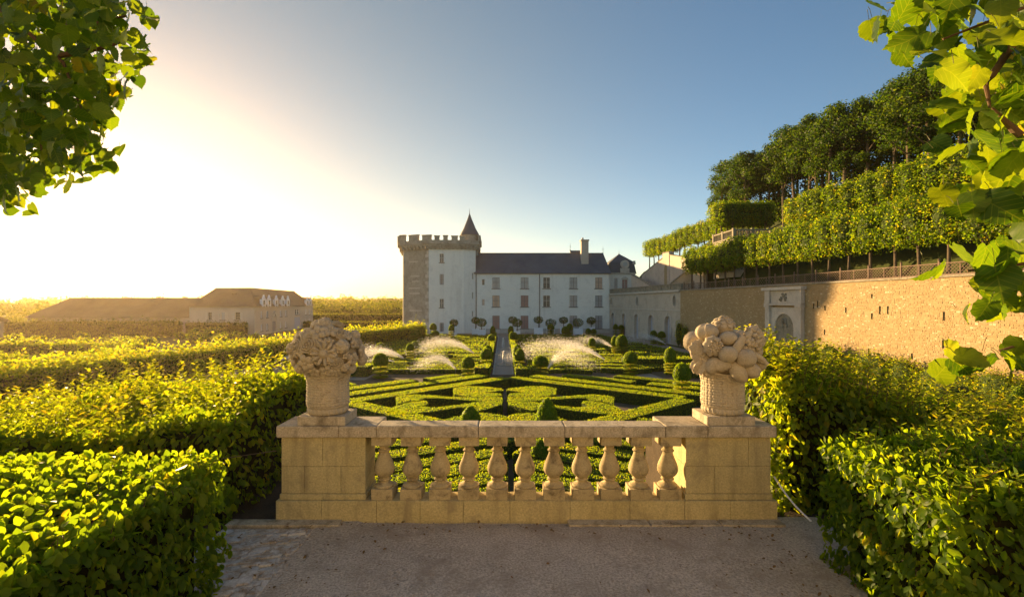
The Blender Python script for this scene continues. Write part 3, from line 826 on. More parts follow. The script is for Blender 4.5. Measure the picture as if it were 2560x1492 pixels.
# ================================================================== overhanging lime trees
def heart_leaf():
    pts = []
    n = 22
    out = [(-.42,0),(-.5,.10),(-.50,.24),(-.38,.37),(-.2,.43),(-.02,.42),(.14,.36),(.28,.25),(.40,.12),(.56,0)]
    o2 = []
    for i, (a, b) in enumerate(out):
        o2.append((a, b))
        if 1 < i < len(out)-1:
            (c, d) = out[i+1]; o2.append(((a+c)/2-.022, (b+d)/2-.012))
    up = o2; dn = [(a, -b) for a, b in o2[1:-1]][::-1]
    mid = [(-.25,0),(0,0),(.28,0)]
    V = [(a, b, .14*abs(b) - .22*(a+.1)**2) for a, b in up+dn] + [(a, 0, -.22*(a+.1)**2-.012) for a, b in mid]
    nU = len(up); tot = len(up)+len(dn); m0, m1, m2 = tot, tot+1, tot+2
    F = []
    def near(i):
        x = V[i][0]
        return m0 if x < -.12 else (m1 if x < .16 else m2)
    ring = list(range(tot))
    for i in range(tot):
        j = (i+1) % tot; a, b = near(i), near(j)
        F.append((i, j, a))
        if a != b: F.append((j, b, a))
    # orientation is irrelevant for a two-sided leaf
    return np.array(V, float), np.array(F)
T_HEART = heart_leaf()
VH = leaf_variants('leaf', T_HEART, M['leaf_big'], 8)
def inside(px, py, poly):
    c = False; n = len(poly); j = n-1
    for i in range(n):
        xi, yi = poly[i]; xj, yj = poly[j]
        if (yi > py) != (yj > py) and px < (xj-xi)*(py-yi)/(yj-yi)+xi: c = not c
        j = i
    return c
def overhang(name, label, trunk, polys, limbs, singles=300, extra=None):
    """polys: list of (outline in photo pixels, count, depth range, leaf size range, droop)"""
    root = empty(name, (trunk[0], trunk[1], 0), label, 'tree')
    tr = MB(); tx, ty = trunk[:2]
    tr.tube([(0,0,-.1),(.03,0,1.2),(.0,.02,2.6),(.05,.03,4.2),(0,0,6.0)], [.17,.14,.12,.10,.06], 12)
    tr.build('trunk', M['bark'], root, smooth=True)
    br = MB()
    for lb in limbs:
        pts = [Vector(q)-root.location for q in lb]
        br.tube(pts, list(np.linspace(.013,.0035,len(pts))), 8)
    P, N, T, L = [], [], [], []
    for poly, cnt, (d0, d1), (s0, s1), droop in polys:
        xs = [p[0] for p in poly]; ys = [p[1] for p in poly]
        k = 0; tries = 0
        while k < cnt and tries < cnt*60:
            tries += 1
            px, py = random.uniform(min(xs),max(xs)), random.uniform(min(ys),max(ys))
            if not inside(px, py, poly): continue
            Y = random.uniform(d0, d1); p = Vector(at_y(px, py, Y)); s = random.uniform(s0, s1)
            P.append(p); L.append(s); k += 1
            t = Vector((random.gauss(.25,.55), random.gauss(-.1,.5), -droop + random.gauss(0,.35)))
            T.append(t)
            N.append(Vector((random.gauss(0,.75), -1*random.choice((1,1,-.6)), random.gauss(.35,.6))))
    P = np.array(P); N = np.array(N); T = np.array(T); L = np.array(L)
    sk = MB()
    for p, t, s in zip(P, T, L):
        t = Vector(t).normalized(); a = Vector(p) - t*s*.45; b_ = a - t*s*.28 + Vector((0,0,s*.12))
        sk.tube([a-root.location, (a+b_)/2-root.location+Vector((0,0,.006)), b_-root.location], [.0009,.0010,.0012], 4)
    sk.build('stalks', M['stalk'], root, smooth=True)['kind'] = 'stuff'
    br.build('branches', M['twig'], root, smooth=True)
    sc = L/P[:,1]*np.where(in_view(P, 30), 1, .01); idx = np.argsort(-sc)[:singles]
    keep = np.ones(len(P), bool); keep[idx] = False
    single_leaves(root, VH, P[idx], N[idx], T[idx], L[idx])
    lv = Leaves()
    if keep.any(): lv.add(P[keep]-np.array(root.location), N[keep], L[keep], T_HEART, T[keep])
    if extra is not None:
        Q, NQ, LQ = extra; lv.add(Q-np.array(root.location), NQ, LQ, T_HEART, np.tile([0,0,-1.],(len(Q),1)))
    if lv.V: lv.build('foliage', M['leaf_big'], root)
    return root
# leaves of the crowns outside the frame, so that the trees go on beyond it
def crown_extra(c, r, n, sz, keepout):
    d = rng.normal(size=(n,3)); d /= np.linalg.norm(d, axis=1, keepdims=True)
    Q = np.array(c) + d*np.array(r)*rng.uniform(.3,1,(n,1))**.5
    ok = ~in_view(Q, keepout)
    Q = Q[ok]
    return Q, rng.normal(size=(len(Q),3))+np.array([0,-.6,.3]), rng.uniform(.8,1.2,len(Q))*sz
polyL = [(-40,-40),(345,-40),(350,20),(395,45),(380,85),(402,150),(360,165),(355,215),(330,225),(322,262),(290,285),(280,330),(300,345),(320,390),(290,375),(278,350),(250,360),(272,400),(295,440),(262,425),(240,425),(215,455),(175,470),(120,490),(85,540),(60,545),(0,515),(-40,520)]
overhang('lime_tree', 'backlit lime tree branch with heart-shaped leaves hanging over the farm', (-4.1, 1.3),
    [(polyL, 560, (1.9,3.0), (.065,.095), .9),
     ([(-40,-40),(300,-40),(290,200),(240,400),(120,480),(-40,500)], 520, (2.3,3.4), (.075,.105), .9)],
    [[(-4.05,1.35,3.6),(-3.3,1.7,3.75),(-2.6,2.2,3.7),(-2.1,2.4,3.6),(-1.98,2.45,3.5)],[(-3.3,1.7,3.75),(-2.7,2.3,3.4),(-2.42,2.5,3.05),(-2.4,2.5,2.85)],[(-2.6,2.2,3.7),(-2.2,2.4,3.3),(-2.15,2.45,3.08)],
     [at_y(140,70,2.4),at_y(240,60,2.4),at_y(315,40,2.35)],[at_y(150,140,2.4),at_y(260,120,2.35),at_y(320,100,2.3)]],
    300, crown_extra((-3.9,1.6,4.6), (1.9,1.4,1.3), 420, .1, 60))
polyR1 = [(2135,95),(2190,60),(2175,20),(2230,-30),(2600,-30),(2600,180),(2600,420),(2500,330),(2455,250),(2400,250),(2360,200),(2300,160),(2250,150),(2220,105)]
polyR2 = [(2330,250),(2450,200),(2600,300),(2600,560),(2520,560),(2440,420),(2300,400),(2300,370),(2380,330)]
polyR3 = [(2270,490),(2420,480),(2560,420),(2600,600),(2500,560),(2440,530),(2380,540),(2300,520)]
polyR4 = [(2275,690),(2330,650),(2430,625),(2600,610),(2600,780),(2520,740),(2420,700),(2350,680)]
polyR5 = [(2390,770),(2420,715),(2560,690),(2600,760),(2500,780),(2440,830),(2390,800)]
polyR6 = [(2330,950),(2380,890),(2450,850),(2560,820),(2600,900),(2540,930),(2450,930),(2400,940)]
overhang('lime_tree', 'lime tree branch of big sunlit green leaves hanging before the hillside wood', (2.9, .5),
    [(polyR1, 105, (1.35,2.0), (.075,.125), .75), (polyR2, 44, (1.35,1.9), (.08,.13), .9), (polyR3, 18, (1.4,1.8), (.08,.125), .8),
     (polyR4, 20, (1.4,1.7), (.075,.12), .7), (polyR5, 14, (1.4,1.7), (.07,.11), .8), (polyR6, 13, (1.35,1.6), (.075,.125), .6),
     ([(2460,-30),(2600,-30),(2600,330),(2480,220)], 40, (1.6,2.2), (.09,.13), .8)],
    [[(2.9,.55,3.2),(2.2,1.0,3.15),(1.75,1.4,3.05),(1.42,1.55,2.95)],[(2.2,1.0,3.15),(1.85,1.4,2.7),(1.6,1.55,2.45)],
     [(2.9,.5,2.3),(2.3,1.0,2.35),(1.8,1.4,2.25),(1.45,1.5,2.2)],[(2.3,1.0,2.35),(1.9,1.4,2.1),(1.55,1.5,1.95)],
     [at_y(2560,70,1.5),at_y(2480,190,1.5),at_y(2465,215,1.5),at_y(2475,270,1.5)],[at_y(2550,340,1.5),at_y(2480,270,1.52)]],
    300, crown_extra((3.0,.7,3.9), (1.3,1.2,1.2), 260, .12, 60))
# ================================================================== parterre
def sample_tris(pts, n):
    tr = tessellate_polygon([[Vector((p[0],p[1],0)) for p in pts]])
    A = np.array([[pts[i] for i in t] for t in tr], float)
    ar = np.abs((A[:,1,0]-A[:,0,0])*(A[:,2,1]-A[:,0,1]) - (A[:,2,0]-A[:,0,0])*(A[:,1,1]-A[:,0,1]))/2
    k = max(1, int(ar.sum()*n)); idx = rng.choice(len(A), k, p=ar/ar.sum())
    u, v = rng.random(k), rng.random(k); f = u+v > 1; u[f], v[f] = 1-u[f], 1-v[f]
    T = A[idx]
    return T[:,0] + u[:,None]*(T[:,1]-T[:,0]) + v[:,None]*(T[:,2]-T[:,0])
def shrink(pts, d):
    n = len(pts); out = []
    A = sum(pts[i][0]*pts[(i+1)%n][1] - pts[(i+1)%n][0]*pts[i][1] for i in range(n))
    sg = 1 if A > 0 else -1
    for i in range(n):
        p0, p1, p2 = Vector(pts[i-1][:2]), Vector(pts[i][:2]), Vector(pts[(i+1)%n][:2])
        a, b = (p1-p0).normalized(), (p2-p1).normalized()
        na, nb = Vector((-a.y,a.x))*sg, Vector((-b.y,b.x))*sg
        m = na+nb
        m = m.normalized() if m.length > 1e-4 else na
        k = min(2.0, 1/max(.35, m.dot(na)))
        out.append(tuple(p1 + m*d*k))
    return out
def box_hedge(name, label, pts, h, dens, size, group=None, z0=G, cat='hedge', parent=None, sides=True, m=None):
    n = len(pts); cx = sum(p[0] for p in pts)/n; cy = sum(p[1] for p in pts)/n
    root = empty(name, (cx, cy, z0), label, cat, group)
    L = [(p[0]-cx, p[1]-cy) for p in pts]
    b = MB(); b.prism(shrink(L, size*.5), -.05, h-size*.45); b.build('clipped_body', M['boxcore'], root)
    lv = Leaves()
    Q = sample_tris(L, dens); k = len(Q)
    z = h + .5*size*wob(Q[:,0]*3, Q[:,1]*3, 1.5, cx) - np.abs(rng.normal(scale=size*.35, size=k))
    lv.add(np.column_stack([Q, z]), np.array([0,0,1.])+jit(k,1.0), size*rng.uniform(.7,1.25,k), r=np.clip(rng.random(k)*.75+.12+.25*wob(Q[:,0],Q[:,1],.5,cy),0,1))
    kt = int(k*.45); Qt = Q[:kt]
    if kt:
        lv.add(np.column_stack([Qt, np.full(kt,h)+rng.uniform(-.2,.6,kt)*size]), np.array([.6,-.7,.3])*np.sign(rng.normal(size=(kt,1)))+jit(kt,.4), size*rng.uniform(.6,1.1,kt), along=np.tile([0,0,1.],(kt,1)), r=rng.random(kt)*.6+.35)
    if sides:
        A = sum(L[i][0]*L[(i+1)%n][1] - L[(i+1)%n][0]*L[i][1] for i in range(n)); sg = 1 if A > 0 else -1
        for i in range(n):
            p, q = np.array(L[i]), np.array(L[(i+1)%n]); d = q-p; ln = np.linalg.norm(d)
            if ln < .02: continue
            nv = np.array([d[1],-d[0]])/ln*sg
            k = int(ln*h*dens*(.8 if nv[1] < .25 else .25))
            if k < 1: continue
            t = rng.random(k)[:,None]; zz = rng.random(k)*h
            P = np.column_stack([p+d*t - nv*np.abs(rng.normal(scale=size*.35,size=(k,1))), zz])
            lv.add(P, np.array([nv[0],nv[1],.2])+jit(k,.6), size*rng.uniform(.7,1.25,k), r=rng.random(k)*.7)
    lv.build('leaves', m or M['leaf_box'], root)
    return root
def strip(line, w):
    """polyline -> closed outline of a band of width w"""
    n = len(line); l, r = [], []
    for i in range(n):
        p = Vector(line[i][:2]); a = Vector(line[max(i-1,0)][:2]); b = Vector(line[min(i+1,n-1)][:2])
        d = (b-a).normalized(); nn = Vector((-d.y,d.x))
        ww = w[i] if hasattr(w,'__len__') else w
        l.append(tuple(p+nn*ww/2)); r.append(tuple(p-nn*ww/2))
    return l + r[::-1]
ZT = .80
def A_(x, y): return on_z(860+x*.17857, 930+y*.17857, G+ZT)[:2]
def mir(pts, x0=.12): return [(2*x0-p[0], p[1]) for p in pts][::-1]
def smooth_poly(pts, it=1):
    for _ in range(it):
        o = []
        for i in range(len(pts)):
            p, q = pts[i], pts[(i+1)%len(pts)]
            o += [(p[0]*.75+q[0]*.25, p[1]*.75+q[1]*.25), (p[0]*.25+q[0]*.75, p[1]*.25+q[1]*.75)]
        pts = o
    return pts
D1, S1 = 340, .062
left_c, top_c, right_c, bot_c = (-9.9,30.3), (.5,40.2), (12.2,31.3), (.8,21.4)
for a, b, lab in ((left_c, top_c, 'long straight box hedge of the diamond, far side towards the kitchen garden'), (top_c, right_c, 'long straight box hedge of the diamond, far side towards the retaining wall'),
                  (left_c, bot_c, 'long straight box hedge of the diamond, near side towards the kitchen garden'), (bot_c, right_c, 'long straight box hedge of the diamond, near side towards the retaining wall')):
    a2 = (a[0]+(b[0]-a[0])*.012, a[1]+(b[1]-a[1])*.012); b2 = (b[0]-(b[0]-a[0])*.03, b[1]-(b[1]-a[1])*.03)
    box_hedge('box_hedge', lab, strip([a2, b2], 1.25), ZT, D1, S1, 'diamond of the near parterre')
# heart scrolls inside the diamond (traced on one half, mirrored on the other)
up_heart = [A_(*p) for p in [(1525,225),(1700,195),(1950,200),(2200,228),(2235,252),(2150,262),(1985,285),(2190,300),(2215,330),(2050,345),(1830,345),(1640,330),(1540,310)]]
scroll_u = [A_(*p) for p in [(722,352),(800,330),(1000,312),(1250,322),(1500,345),(1900,352),(2215,350),(2225,402),(2050,408),(1860,402),(1500,374),(1280,362),(1130,360),(1040,398),(900,405),(740,448)]]
scroll_d = [A_(*p) for p in [(590,540),(700,482),(900,425),(1090,402),(1165,404),(1188,432),(1065,482),(1320,490),(1600,455),(1880,412),(2212,410),(2212,452),(2050,498),(1880,540),(1780,500),(1600,490),(1300,538),(1000,572),(780,588),(610,588)]]
for pts, lab in ((up_heart, 'lobed box scroll at the back of the diamond'), (scroll_u, 'pointed box scroll across the middle of the diamond'), (scroll_d, 'curled heart-shaped box scroll at the front of the diamond')):
    box_hedge('box_scroll', lab + ', kitchen garden half', pts, ZT, D1, S1, 'heart scrolls of the diamond')
    box_hedge('box_scroll', lab + ', retaining wall half', mir(pts), ZT, D1, S1, 'heart scrolls of the diamond')
hl = [(-3.3,25.2),(-2.6,26.3),(-1.4,27.1),(-.4,26.9),(.35,26.0),(.35,25.2),(-.2,24.2),(-1.2,23.6),(-2.5,24.3)]
box_hedge('box_scroll', 'small rounded box heart below the scrolls, kitchen garden half', smooth_poly(hl), ZT, D1, S1, 'heart scrolls of the diamond')
box_hedge('box_scroll', 'small rounded box heart below the scrolls, retaining wall half', smooth_poly(mir(hl)), ZT, D1, S1, 'heart scrolls of the diamond')
# outer parallel bands round the diamond
def off(a, b, d, t0=0, t1=1):
    v = Vector((b[0]-a[0], b[1]-a[1])); n = Vector((-v.y, v.x)).normalized()*d
    return [(a[0]+v.x*t+n.x, a[1]+v.y*t+n.y) for t in (t0, t1)]
outer = [(off(left_c, top_c, 2.1, -.25, .93), .9), (off(left_c, top_c, 4.3, -.3, .55), .9), (off(left_c, top_c, 4.2, .62, .85), .8), (off(left_c, top_c, 6.4, -.35, .25), 1.0),
         (off(top_c, right_c, 2.1, .07, 1.15), .9), (off(top_c, right_c, 4.2, .2, .62), .9), (off(top_c, right_c, 4.6, .7, 1.2), 1.0), (off(top_c, right_c, 6.6, .45, 1.1), .9)]
olab = ['first band outside the far kitchen-garden side of the diamond','second band outside the far kitchen-garden side, long piece','second band outside the far kitchen-garden side, short piece','third band outside the far kitchen-garden side of the diamond',
        'first band outside the far wall side of the diamond','second band outside the far wall side, piece by the canal block','second band outside the far wall side, outer piece','third band outside the far wall side of the diamond']
for (ln, w), ol in zip(outer, olab):
    box_hedge('box_hedge', 'straight clipped box hedge, ' + ol, strip(ln, w*1.35), ZT*random.uniform(.9,1.05), 280, S1*1.1, 'bands outside the diamond')
# chevrons seen between the balusters
for i, (yy, w) in enumerate(((20.3,.8),(18.9,.85),(17.4,.85),(15.9,.85),(14.4,.85),(12.9,.8),(11.5,.8))):
    for sx in (-1, 1):
        ln = [(.3+sx*.3, yy+random.uniform(-.1,.1)), (.3+sx*3.4, yy-1.5), (.3+sx*7.4, yy-3.2)]
        box_hedge('box_hedge', 'clipped box chevron arm below the balustrade, %s rung from the terrace, %s' % (('seventh','sixth','fifth','fourth','third','second','first')[i], 'kitchen garden arm' if sx < 0 else 'retaining wall arm'), strip(ln, w*1.2), ZT*.95, 400, .060, 'chevron hedges below the terrace')
for i, (yy, a0) in enumerate(((22.0,1.3),(23.7,2.9),(25.4,4.2),(27.1,5.5),(28.8,6.9))):
    for sx in (-1, 1):
        ln = [(.3+sx*a0, yy-.44*a0), (.3+sx*(a0+2.6), yy-.44*(a0+2.6)), (.3+sx*9.2, yy-.44*9.2)]
        if a0 > 6: ln = [ln[0], ln[2]]
        box_hedge('box_hedge', 'clipped box strip filling the corner beside the diamond, %s from its point, %s side' % (('first','second','third','fourth','fifth')[i], 'kitchen garden' if sx < 0 else 'retaining wall'), strip(ln, .95), ZT*.95, 380, .060, 'corner strips beside the diamond')
box_hedge('box_hedge', 'short cross piece of clipped box at the point of the chevrons', strip([(-2.4,20.9),(-.5,21.6)], .8), ZT, 560, .052, 'chevron hedges below the terrace')

LC = 'disc-and-dome topiary along the canal bank towards the kitchen garden'
RC = 'disc-and-dome topiary along the canal bank towards the retaining wall'
LT = 'disc-and-dome topiary in the parterre between canal and keep'
RT = 'disc-and-dome topiary in the parterre between canal and arcade'
tops = [(951,883,946,37,'disc','broad domed topiary over dark discs standing before the sprinkler by the flower urn'),(951,857,897,23,'disc',LT),(1025,858,897,19,'disc',LT),(1037,852,892,18,'disc',LT),(1034,832,854,18,'disc',LT),(1043,824,850,15,'disc',LT),
 (1088,826,853,20,'disc',LT),(1083,808,843,17,'disc',LT),(1128,812,843,13,'disc',LT),
 (1228,836,868,19,'disc',LC),(1220,863,917,22,'disc',LC),(1216,871,926,30,'disc',LC),(1170,891,950,31,'disc','domed topiary over three discs at the corner of the square-cut canal block'),(1232,815,850,13,'tall',LC),
 (1351,889,946,38,'disc','broadest domed topiary at the corner of the canal block towards the retaining wall'),(1299.5,871,927,23,'tall',RC),(1293.5,861,913,21,'tall',RC),(1287,831,864,15,'tall',RC),(1279.5,829,864,13,'tall',RC),(1277,815,850,14,'tall',RC),
 (1576,879,937,33,'disc','domed topiary with pointed tip over four discs beside the sandy cross path'),(1554,837,888,28,'tall','tall barrel-shaped topiary standing taller than its neighbours before the arcade'),(1536,840,885,16,'tall',RT),
 (1675,869,936,28,'tall','slim domed topiary standing in front of the sunlit square-cut block'),(1705,908,994,40,'disc','large domed topiary over three discs beside the fruit basket urn'),(1466,839.6,880,13,'disc',RT),(1480,845,885,17,'disc',RT),
 (1471,821,846,14,'disc',RT),(1484,822,846,14,'disc',RT),(1634,826,860,17,'disc',RT),(1654,828,863,19,'disc',RT),(1539,810,838,12,'disc',RT),(1553,812,838,14,'disc',RT),
 (1413,816,852,18,'disc',RT),(1424,808.6,840,16,'tall',RT),(1377,810,838,17,'disc',RT),
 (664,868,935,33,'disc','domed topiary before the long vine hedge end beside the flower urn'),(495,899,958,32,'disc','shaded domed topiary in front of the long vine hedge'),(538,899,956,28,'disc','shaded domed topiary in front of the long vine hedge'),(683,934,1000,42,'disc','dark domed topiary rising just behind the overgrown hedge by the flower urn'),(719,868,915,22,'disc','slim topiary half hidden behind the stone flower basket'),(2552,965,1060,46,'egg','dark round clipped bush at the foot of the orange rubble wall')]
tpos = [((t[0]-CX)/FPX*(EYE-G)*FPX/(t[2]-CY), (EYE-G)*FPX/(t[2]-CY)) for t in tops]
# ---- far parterre: long low bands, curved and broken
def band(x0, x1, y, amp, ph, n=9):
    return [(x0+(x1-x0)*t, y + amp*math.sin(ph+t*PI*1.6) ) for t in np.linspace(0,1,n)]
y = 47.6; row = 0
while y < 101:
    st = 1.25 + (y-46)*.018
    for side in (-1, 1):
        xin = 2.0
        xout = 19.5 if side < 0 else (wall_x(y)-5.8)
        cuts = sorted(random.uniform(.2,.8) for _ in range(random.choice((0,1,1,2))))
        ed = [0]+cuts+[1]
        for a, b in zip(ed[:-1], ed[1:]):
            if (b-a) < .12: continue
            xa, xb = side*(xin+(xout-xin)*a + (.5 if a else 0)), side*(xin+(xout-xin)*b - (.5 if b < 1 else 0))
            if 10.5 < abs(xa) < 13 and side < 0 and y < 60: continue
            dn = 60 if y < 62 else 28
            yb, am, ph = y + random.uniform(-.3,.3), random.uniform(-.55,.55), random.uniform(0,6)
            ivs = [(min(xa,xb), max(xa,xb))]          # leave a clearing round each topiary
            for tx, ty in tpos:
                if -1.0 < ty-yb < 3.2:
                    ivs = [p for u0, u1 in ivs for p in ((u0, min(u1,tx-1.05)), (max(u0,tx+1.05), u1)) if p[1]-p[0] > .8] if any(u0-1 < tx < u1+1 for u0, u1 in ivs) else ivs
            for (u0, u1) in ivs:
              ln = band(u0, u1, yb, am*min(1,(u1-u0)/6), ph)
              box_hedge('box_hedge', 'low box band of the far parterre between %s' % ('canal and kitchen garden' if side < 0 else 'canal and retaining wall'), strip(ln, random.uniform(.6,.95)), random.uniform(.42,.55), dn, .11 if y < 62 else .17, 'far parterre bands')
    y += st; row += 1
# thick hedges along the canal and corner blocks
for pts, h, lab in (([(-2.75,44.6),(-1.25,44.6),(-1.25,46.6),(-2.75,46.6)], 1.0, 'thick square-cut box block at the canal end below the egg topiary'),
                    ([(1.1,44.0),(2.75,44.0),(2.75,46.0),(1.1,46.0)], 1.0, 'thick square-cut box block at the canal end towards the retaining wall'),
                    ([(-1.95,46.8),(-1.25,46.8),(-1.35,100),(-2.0,100)], .9, 'long box hedge edging the canal on its kitchen garden bank'),
                    ([(1.1,46.2),(1.85,46.2),(1.9,100),(1.2,100)], .9, 'long box hedge edging the canal on its retaining wall bank'),
                    ([(16.6,44.6),(21.5,44.6),(21.5,47.4),(16.6,47.4)], 1.05, 'square-cut box block with sunlit end beside the sandy cross path'),
                    ([(13.2,51.6),(21.8,51.6),(21.8,54.0),(13.2,54.0)], 1.0, 'square-cut box block in front of the arcade lawn'),
                    ([(-16.5,45.3),(-12.8,45.3),(-12.8,47.8),(-16.5,47.8)], 1.0, 'square-cut box block beside the flower basket urn view')):
    box_hedge('box_hedge', lab, pts, h, 60, .12, 'square-cut hedges of the parterre')

# ================================================================== topiary
def topiary_proto(kind):
    """unit topiary: 1 m tall, 1 m wide"""
    root = empty('topiary', (0,0,0))
    tk = MB(); tk.tube([(0,0,-.02),(0,0,.75)], [.06,.04], 8); tk.build('stem', M['bark'], root)
    def skin(prof, n=26, m=2200, s=.065, out=1.0, lo=0.0):
        mb = MB(); mb.lathe(prof, n, jitter=.012)
        lv = Leaves(); pr = np.array(prof); seg = np.diff(pr, axis=0); ln = np.hypot(seg[:,0], seg[:,1]*1.6)*(pr[:-1,0]+pr[1:,0])
        idx = rng.choice(len(seg), m, p=ln/ln.sum()); t = rng.random(m)
        rz = pr[idx]+seg[idx]*t[:,None]; a = rng.uniform(0,2*PI,m)
        nr, nz = seg[idx,1], -seg[idx,0]
        P = np.column_stack([rz[:,0]*np.cos(a), rz[:,0]*np.sin(a), rz[:,1]])
        N = np.column_stack([nr*np.cos(a), nr*np.sin(a), nz]); N /= np.maximum(np.linalg.norm(N,axis=1,keepdims=True),1e-6)
        lv.add(P+N*rng.uniform(-.01,.02,(m,1))*out, N+jit(m,.75*out), s*rng.uniform(.7,1.3,m), r=lo+rng.random(m)*(.8-lo*.4))
        V = np.concatenate([np.array(mb.v), np.concatenate(lv.V)])
        fq = [f for f in mb.f if len(f) == 4]; tri = [(f[0],f[1],f[2]) for f in fq]+[(f[0],f[2],f[3]) for f in fq]
        F = np.concatenate([np.array(tri), np.concatenate(lv.F)+len(mb.v)])
        rr = np.concatenate([np.full(len(mb.v), lo), np.concatenate(lv.r)])
        me = mesh_np('topiary_part', V, F, True, rr); me.materials.append(M['leaf_box'])
        return me
    if kind == 'egg':
        pr = [(.30,0),(.40,.05),(.47,.18),(.5,.34),(.485,.5),(.43,.66),(.33,.81),(.20,.92),(.08,.985),(.01,1.0)]
        link('dome', skin(pr, m=3200, s=.06), None, root)
    else:
        z0 = .44 if kind == 'tall' else .5
        b0 = z0 + .05
        pr = [(.06,b0),(.40,b0-.01),(.48,b0+.03),(.5,b0+.12),(.485,b0+(1-b0)*.42),(.43,b0+(1-b0)*.64),(.33,b0+(1-b0)*.81),(.20,b0+(1-b0)*.92),(.08,b0+(1-b0)*.985),(.01,1.0)]
        link('dome', skin(pr), None, root)
        nd = 4 if kind == 'tall' else 3
        for i in range(nd):
            zc = (i+.5)/nd*(z0-.01); hh = (z0/nd)*.26; rad = .53 - .015*(nd-1-i) + random.uniform(-.02,.02)
            pr = [(.06,zc-hh*.9),(rad*.8,zc-hh*.8),(rad,zc-hh*.1),(rad*.96,zc+hh*.5),(rad*.72,zc+hh),(.06,zc+hh)]
            link('disc', skin(pr, 22, 600, .05, .5, .55), None, root)  # lighter disc leaves: the sunlight they lack is put into their colour
    return root
PT = {k: topiary_proto(k) for k in ('disc','tall','egg')}
used_p = set()
def topiary(px, top, base, w, kind, label, group='clipped topiaries of the parterre', Y=None):
    if Y is None: Y = (EYE-G)*FPX/(base-CY)
    X = (px-CX)/FPX*Y; h = (EYE+(CY-top)/FPX*Y)-G; wd = w/FPX*Y
    if kind in used_p: o = copy_tree(PT[kind])
    else: o = PT[kind]; used_p.add(kind)
    o.location = (X, Y, G); o.scale = (wd*1.05, wd*1.05, h); o.rotation_euler = (0,0,random.uniform(0,6))
    tag(o, label, 'topiary', group)
for t in tops: topiary(*t)
topiary(1176,1014,0,54,'egg','egg-shaped box topiary showing above the balustrade coping, smaller of two',Y=24.0)
topiary(1367,994,0,54,'egg','egg-shaped box topiary showing above the balustrade coping, larger of two',Y=24.0)
topiary(1350,1098,0,52,'egg','round clipped box ball seen between the balusters',Y=19.9)

# ================================================================== canal, fountains
cn = MB(); cn.box(-.92,.90,46.9,100,G-.01,G+.002); cn.build('canal_water', M['water'])['kind'] = 'structure'
ced = empty('canal_kerb', (0,46.9,G), 'pale stone kerb edging the narrow straight canal', 'kerb')
for sx, x in ((-1,-1.06),(1,.90)):
    yy = 0
    while yy < 53: MB().box(x, x+.16, yy+.01, yy+2.4, -.05, .06+random.uniform(0,.008)).build('kerb_stone', M['ashlar'], ced, bevel=.01); yy += 2.42
for yy in (6.2, 25.6): MB().box(-.9,.9,yy,yy+.2,-.05,.10).build('weir_stone', M['ashlar'], ced, bevel=.01)
M['spray'] = nmat('sunlit_water_drops')[0]
_m = M['spray'].node_tree; _n = _m.nodes; _l = _m.links
_t = _n.new('ShaderNodeBsdfTranslucent'); _t.inputs['Color'].default_value = (.95,.93,.90,1)
_d = _n['Principled BSDF']; _d.inputs['Base Color'].default_value = (.9,.9,.9,1); _d.inputs['Roughness'].default_value = .2
_x = _n.new('ShaderNodeMixShader'); _x.inputs[0].default_value = .7
_l.new(_d.outputs[0], _x.inputs[1]); _l.new(_t.outputs[0], _x.inputs[2]); _l.new(_x.outputs[0], _n['Material Output'].inputs['Surface'])
T_DROP = (np.array([(-.5,0,0),(0,.5,.1),(.5,0,0),(0,-.5,-.1)]), np.array([(0,1,2),(0,2,3)]))
def drops(name, P, Vd, L, W, label, cat, loc, parts=None):
    root = empty(name, loc, label, cat)
    lv = Leaves(); N = rng.normal(size=P.shape)
    V, F = leaf_arrays(P-np.array(loc), N, L, T_DROP, Vd, W)
    o = link('water_drops', mesh_np('water_drops', V, F), M['spray'], root); o['kind'] = 'stuff'
    return root
for i, (px, base, hgt, lab) in enumerate(((1259.5,912,1.5,'slender white fountain jet in the canal basin by the square-cut blocks'),(1258,871,1.55,'slender white fountain jet farther up the canal towards the castle'))):
    x, y, z = on_z(px, base, G); n = 2200
    t = rng.random(n); up = rng.random(n) < .6
    zz = G + hgt*np.where(up, t, 1-t**2); rad = np.where(up, .025+.03*t, .05+.16*t)*rng.random(n)**.5; a = rng.uniform(0,2*PI,n)
    P = np.column_stack([x+rad*np.cos(a), y+rad*np.sin(a), zz])
    r = drops('fountain_jet', P, np.tile([0,0,1.],(n,1)), rng.uniform(.12,.26,n), .3, lab, 'fountain', (x,y,G))
    bs = MB(); bs.lathe([(.10,0),(.12,.05),(.05,.09),(.03,.16)], 12); bs.build('nozzle', M['lead'], r)
    rim = MB(); rim.lathe([(.62,.0),(.78,.0),(.80,.06),(.78,.10),(.66,.10),(.62,.06),(.62,.0)], 32); rim.build('basin_rim', M['ashlar'], r, smooth=True)
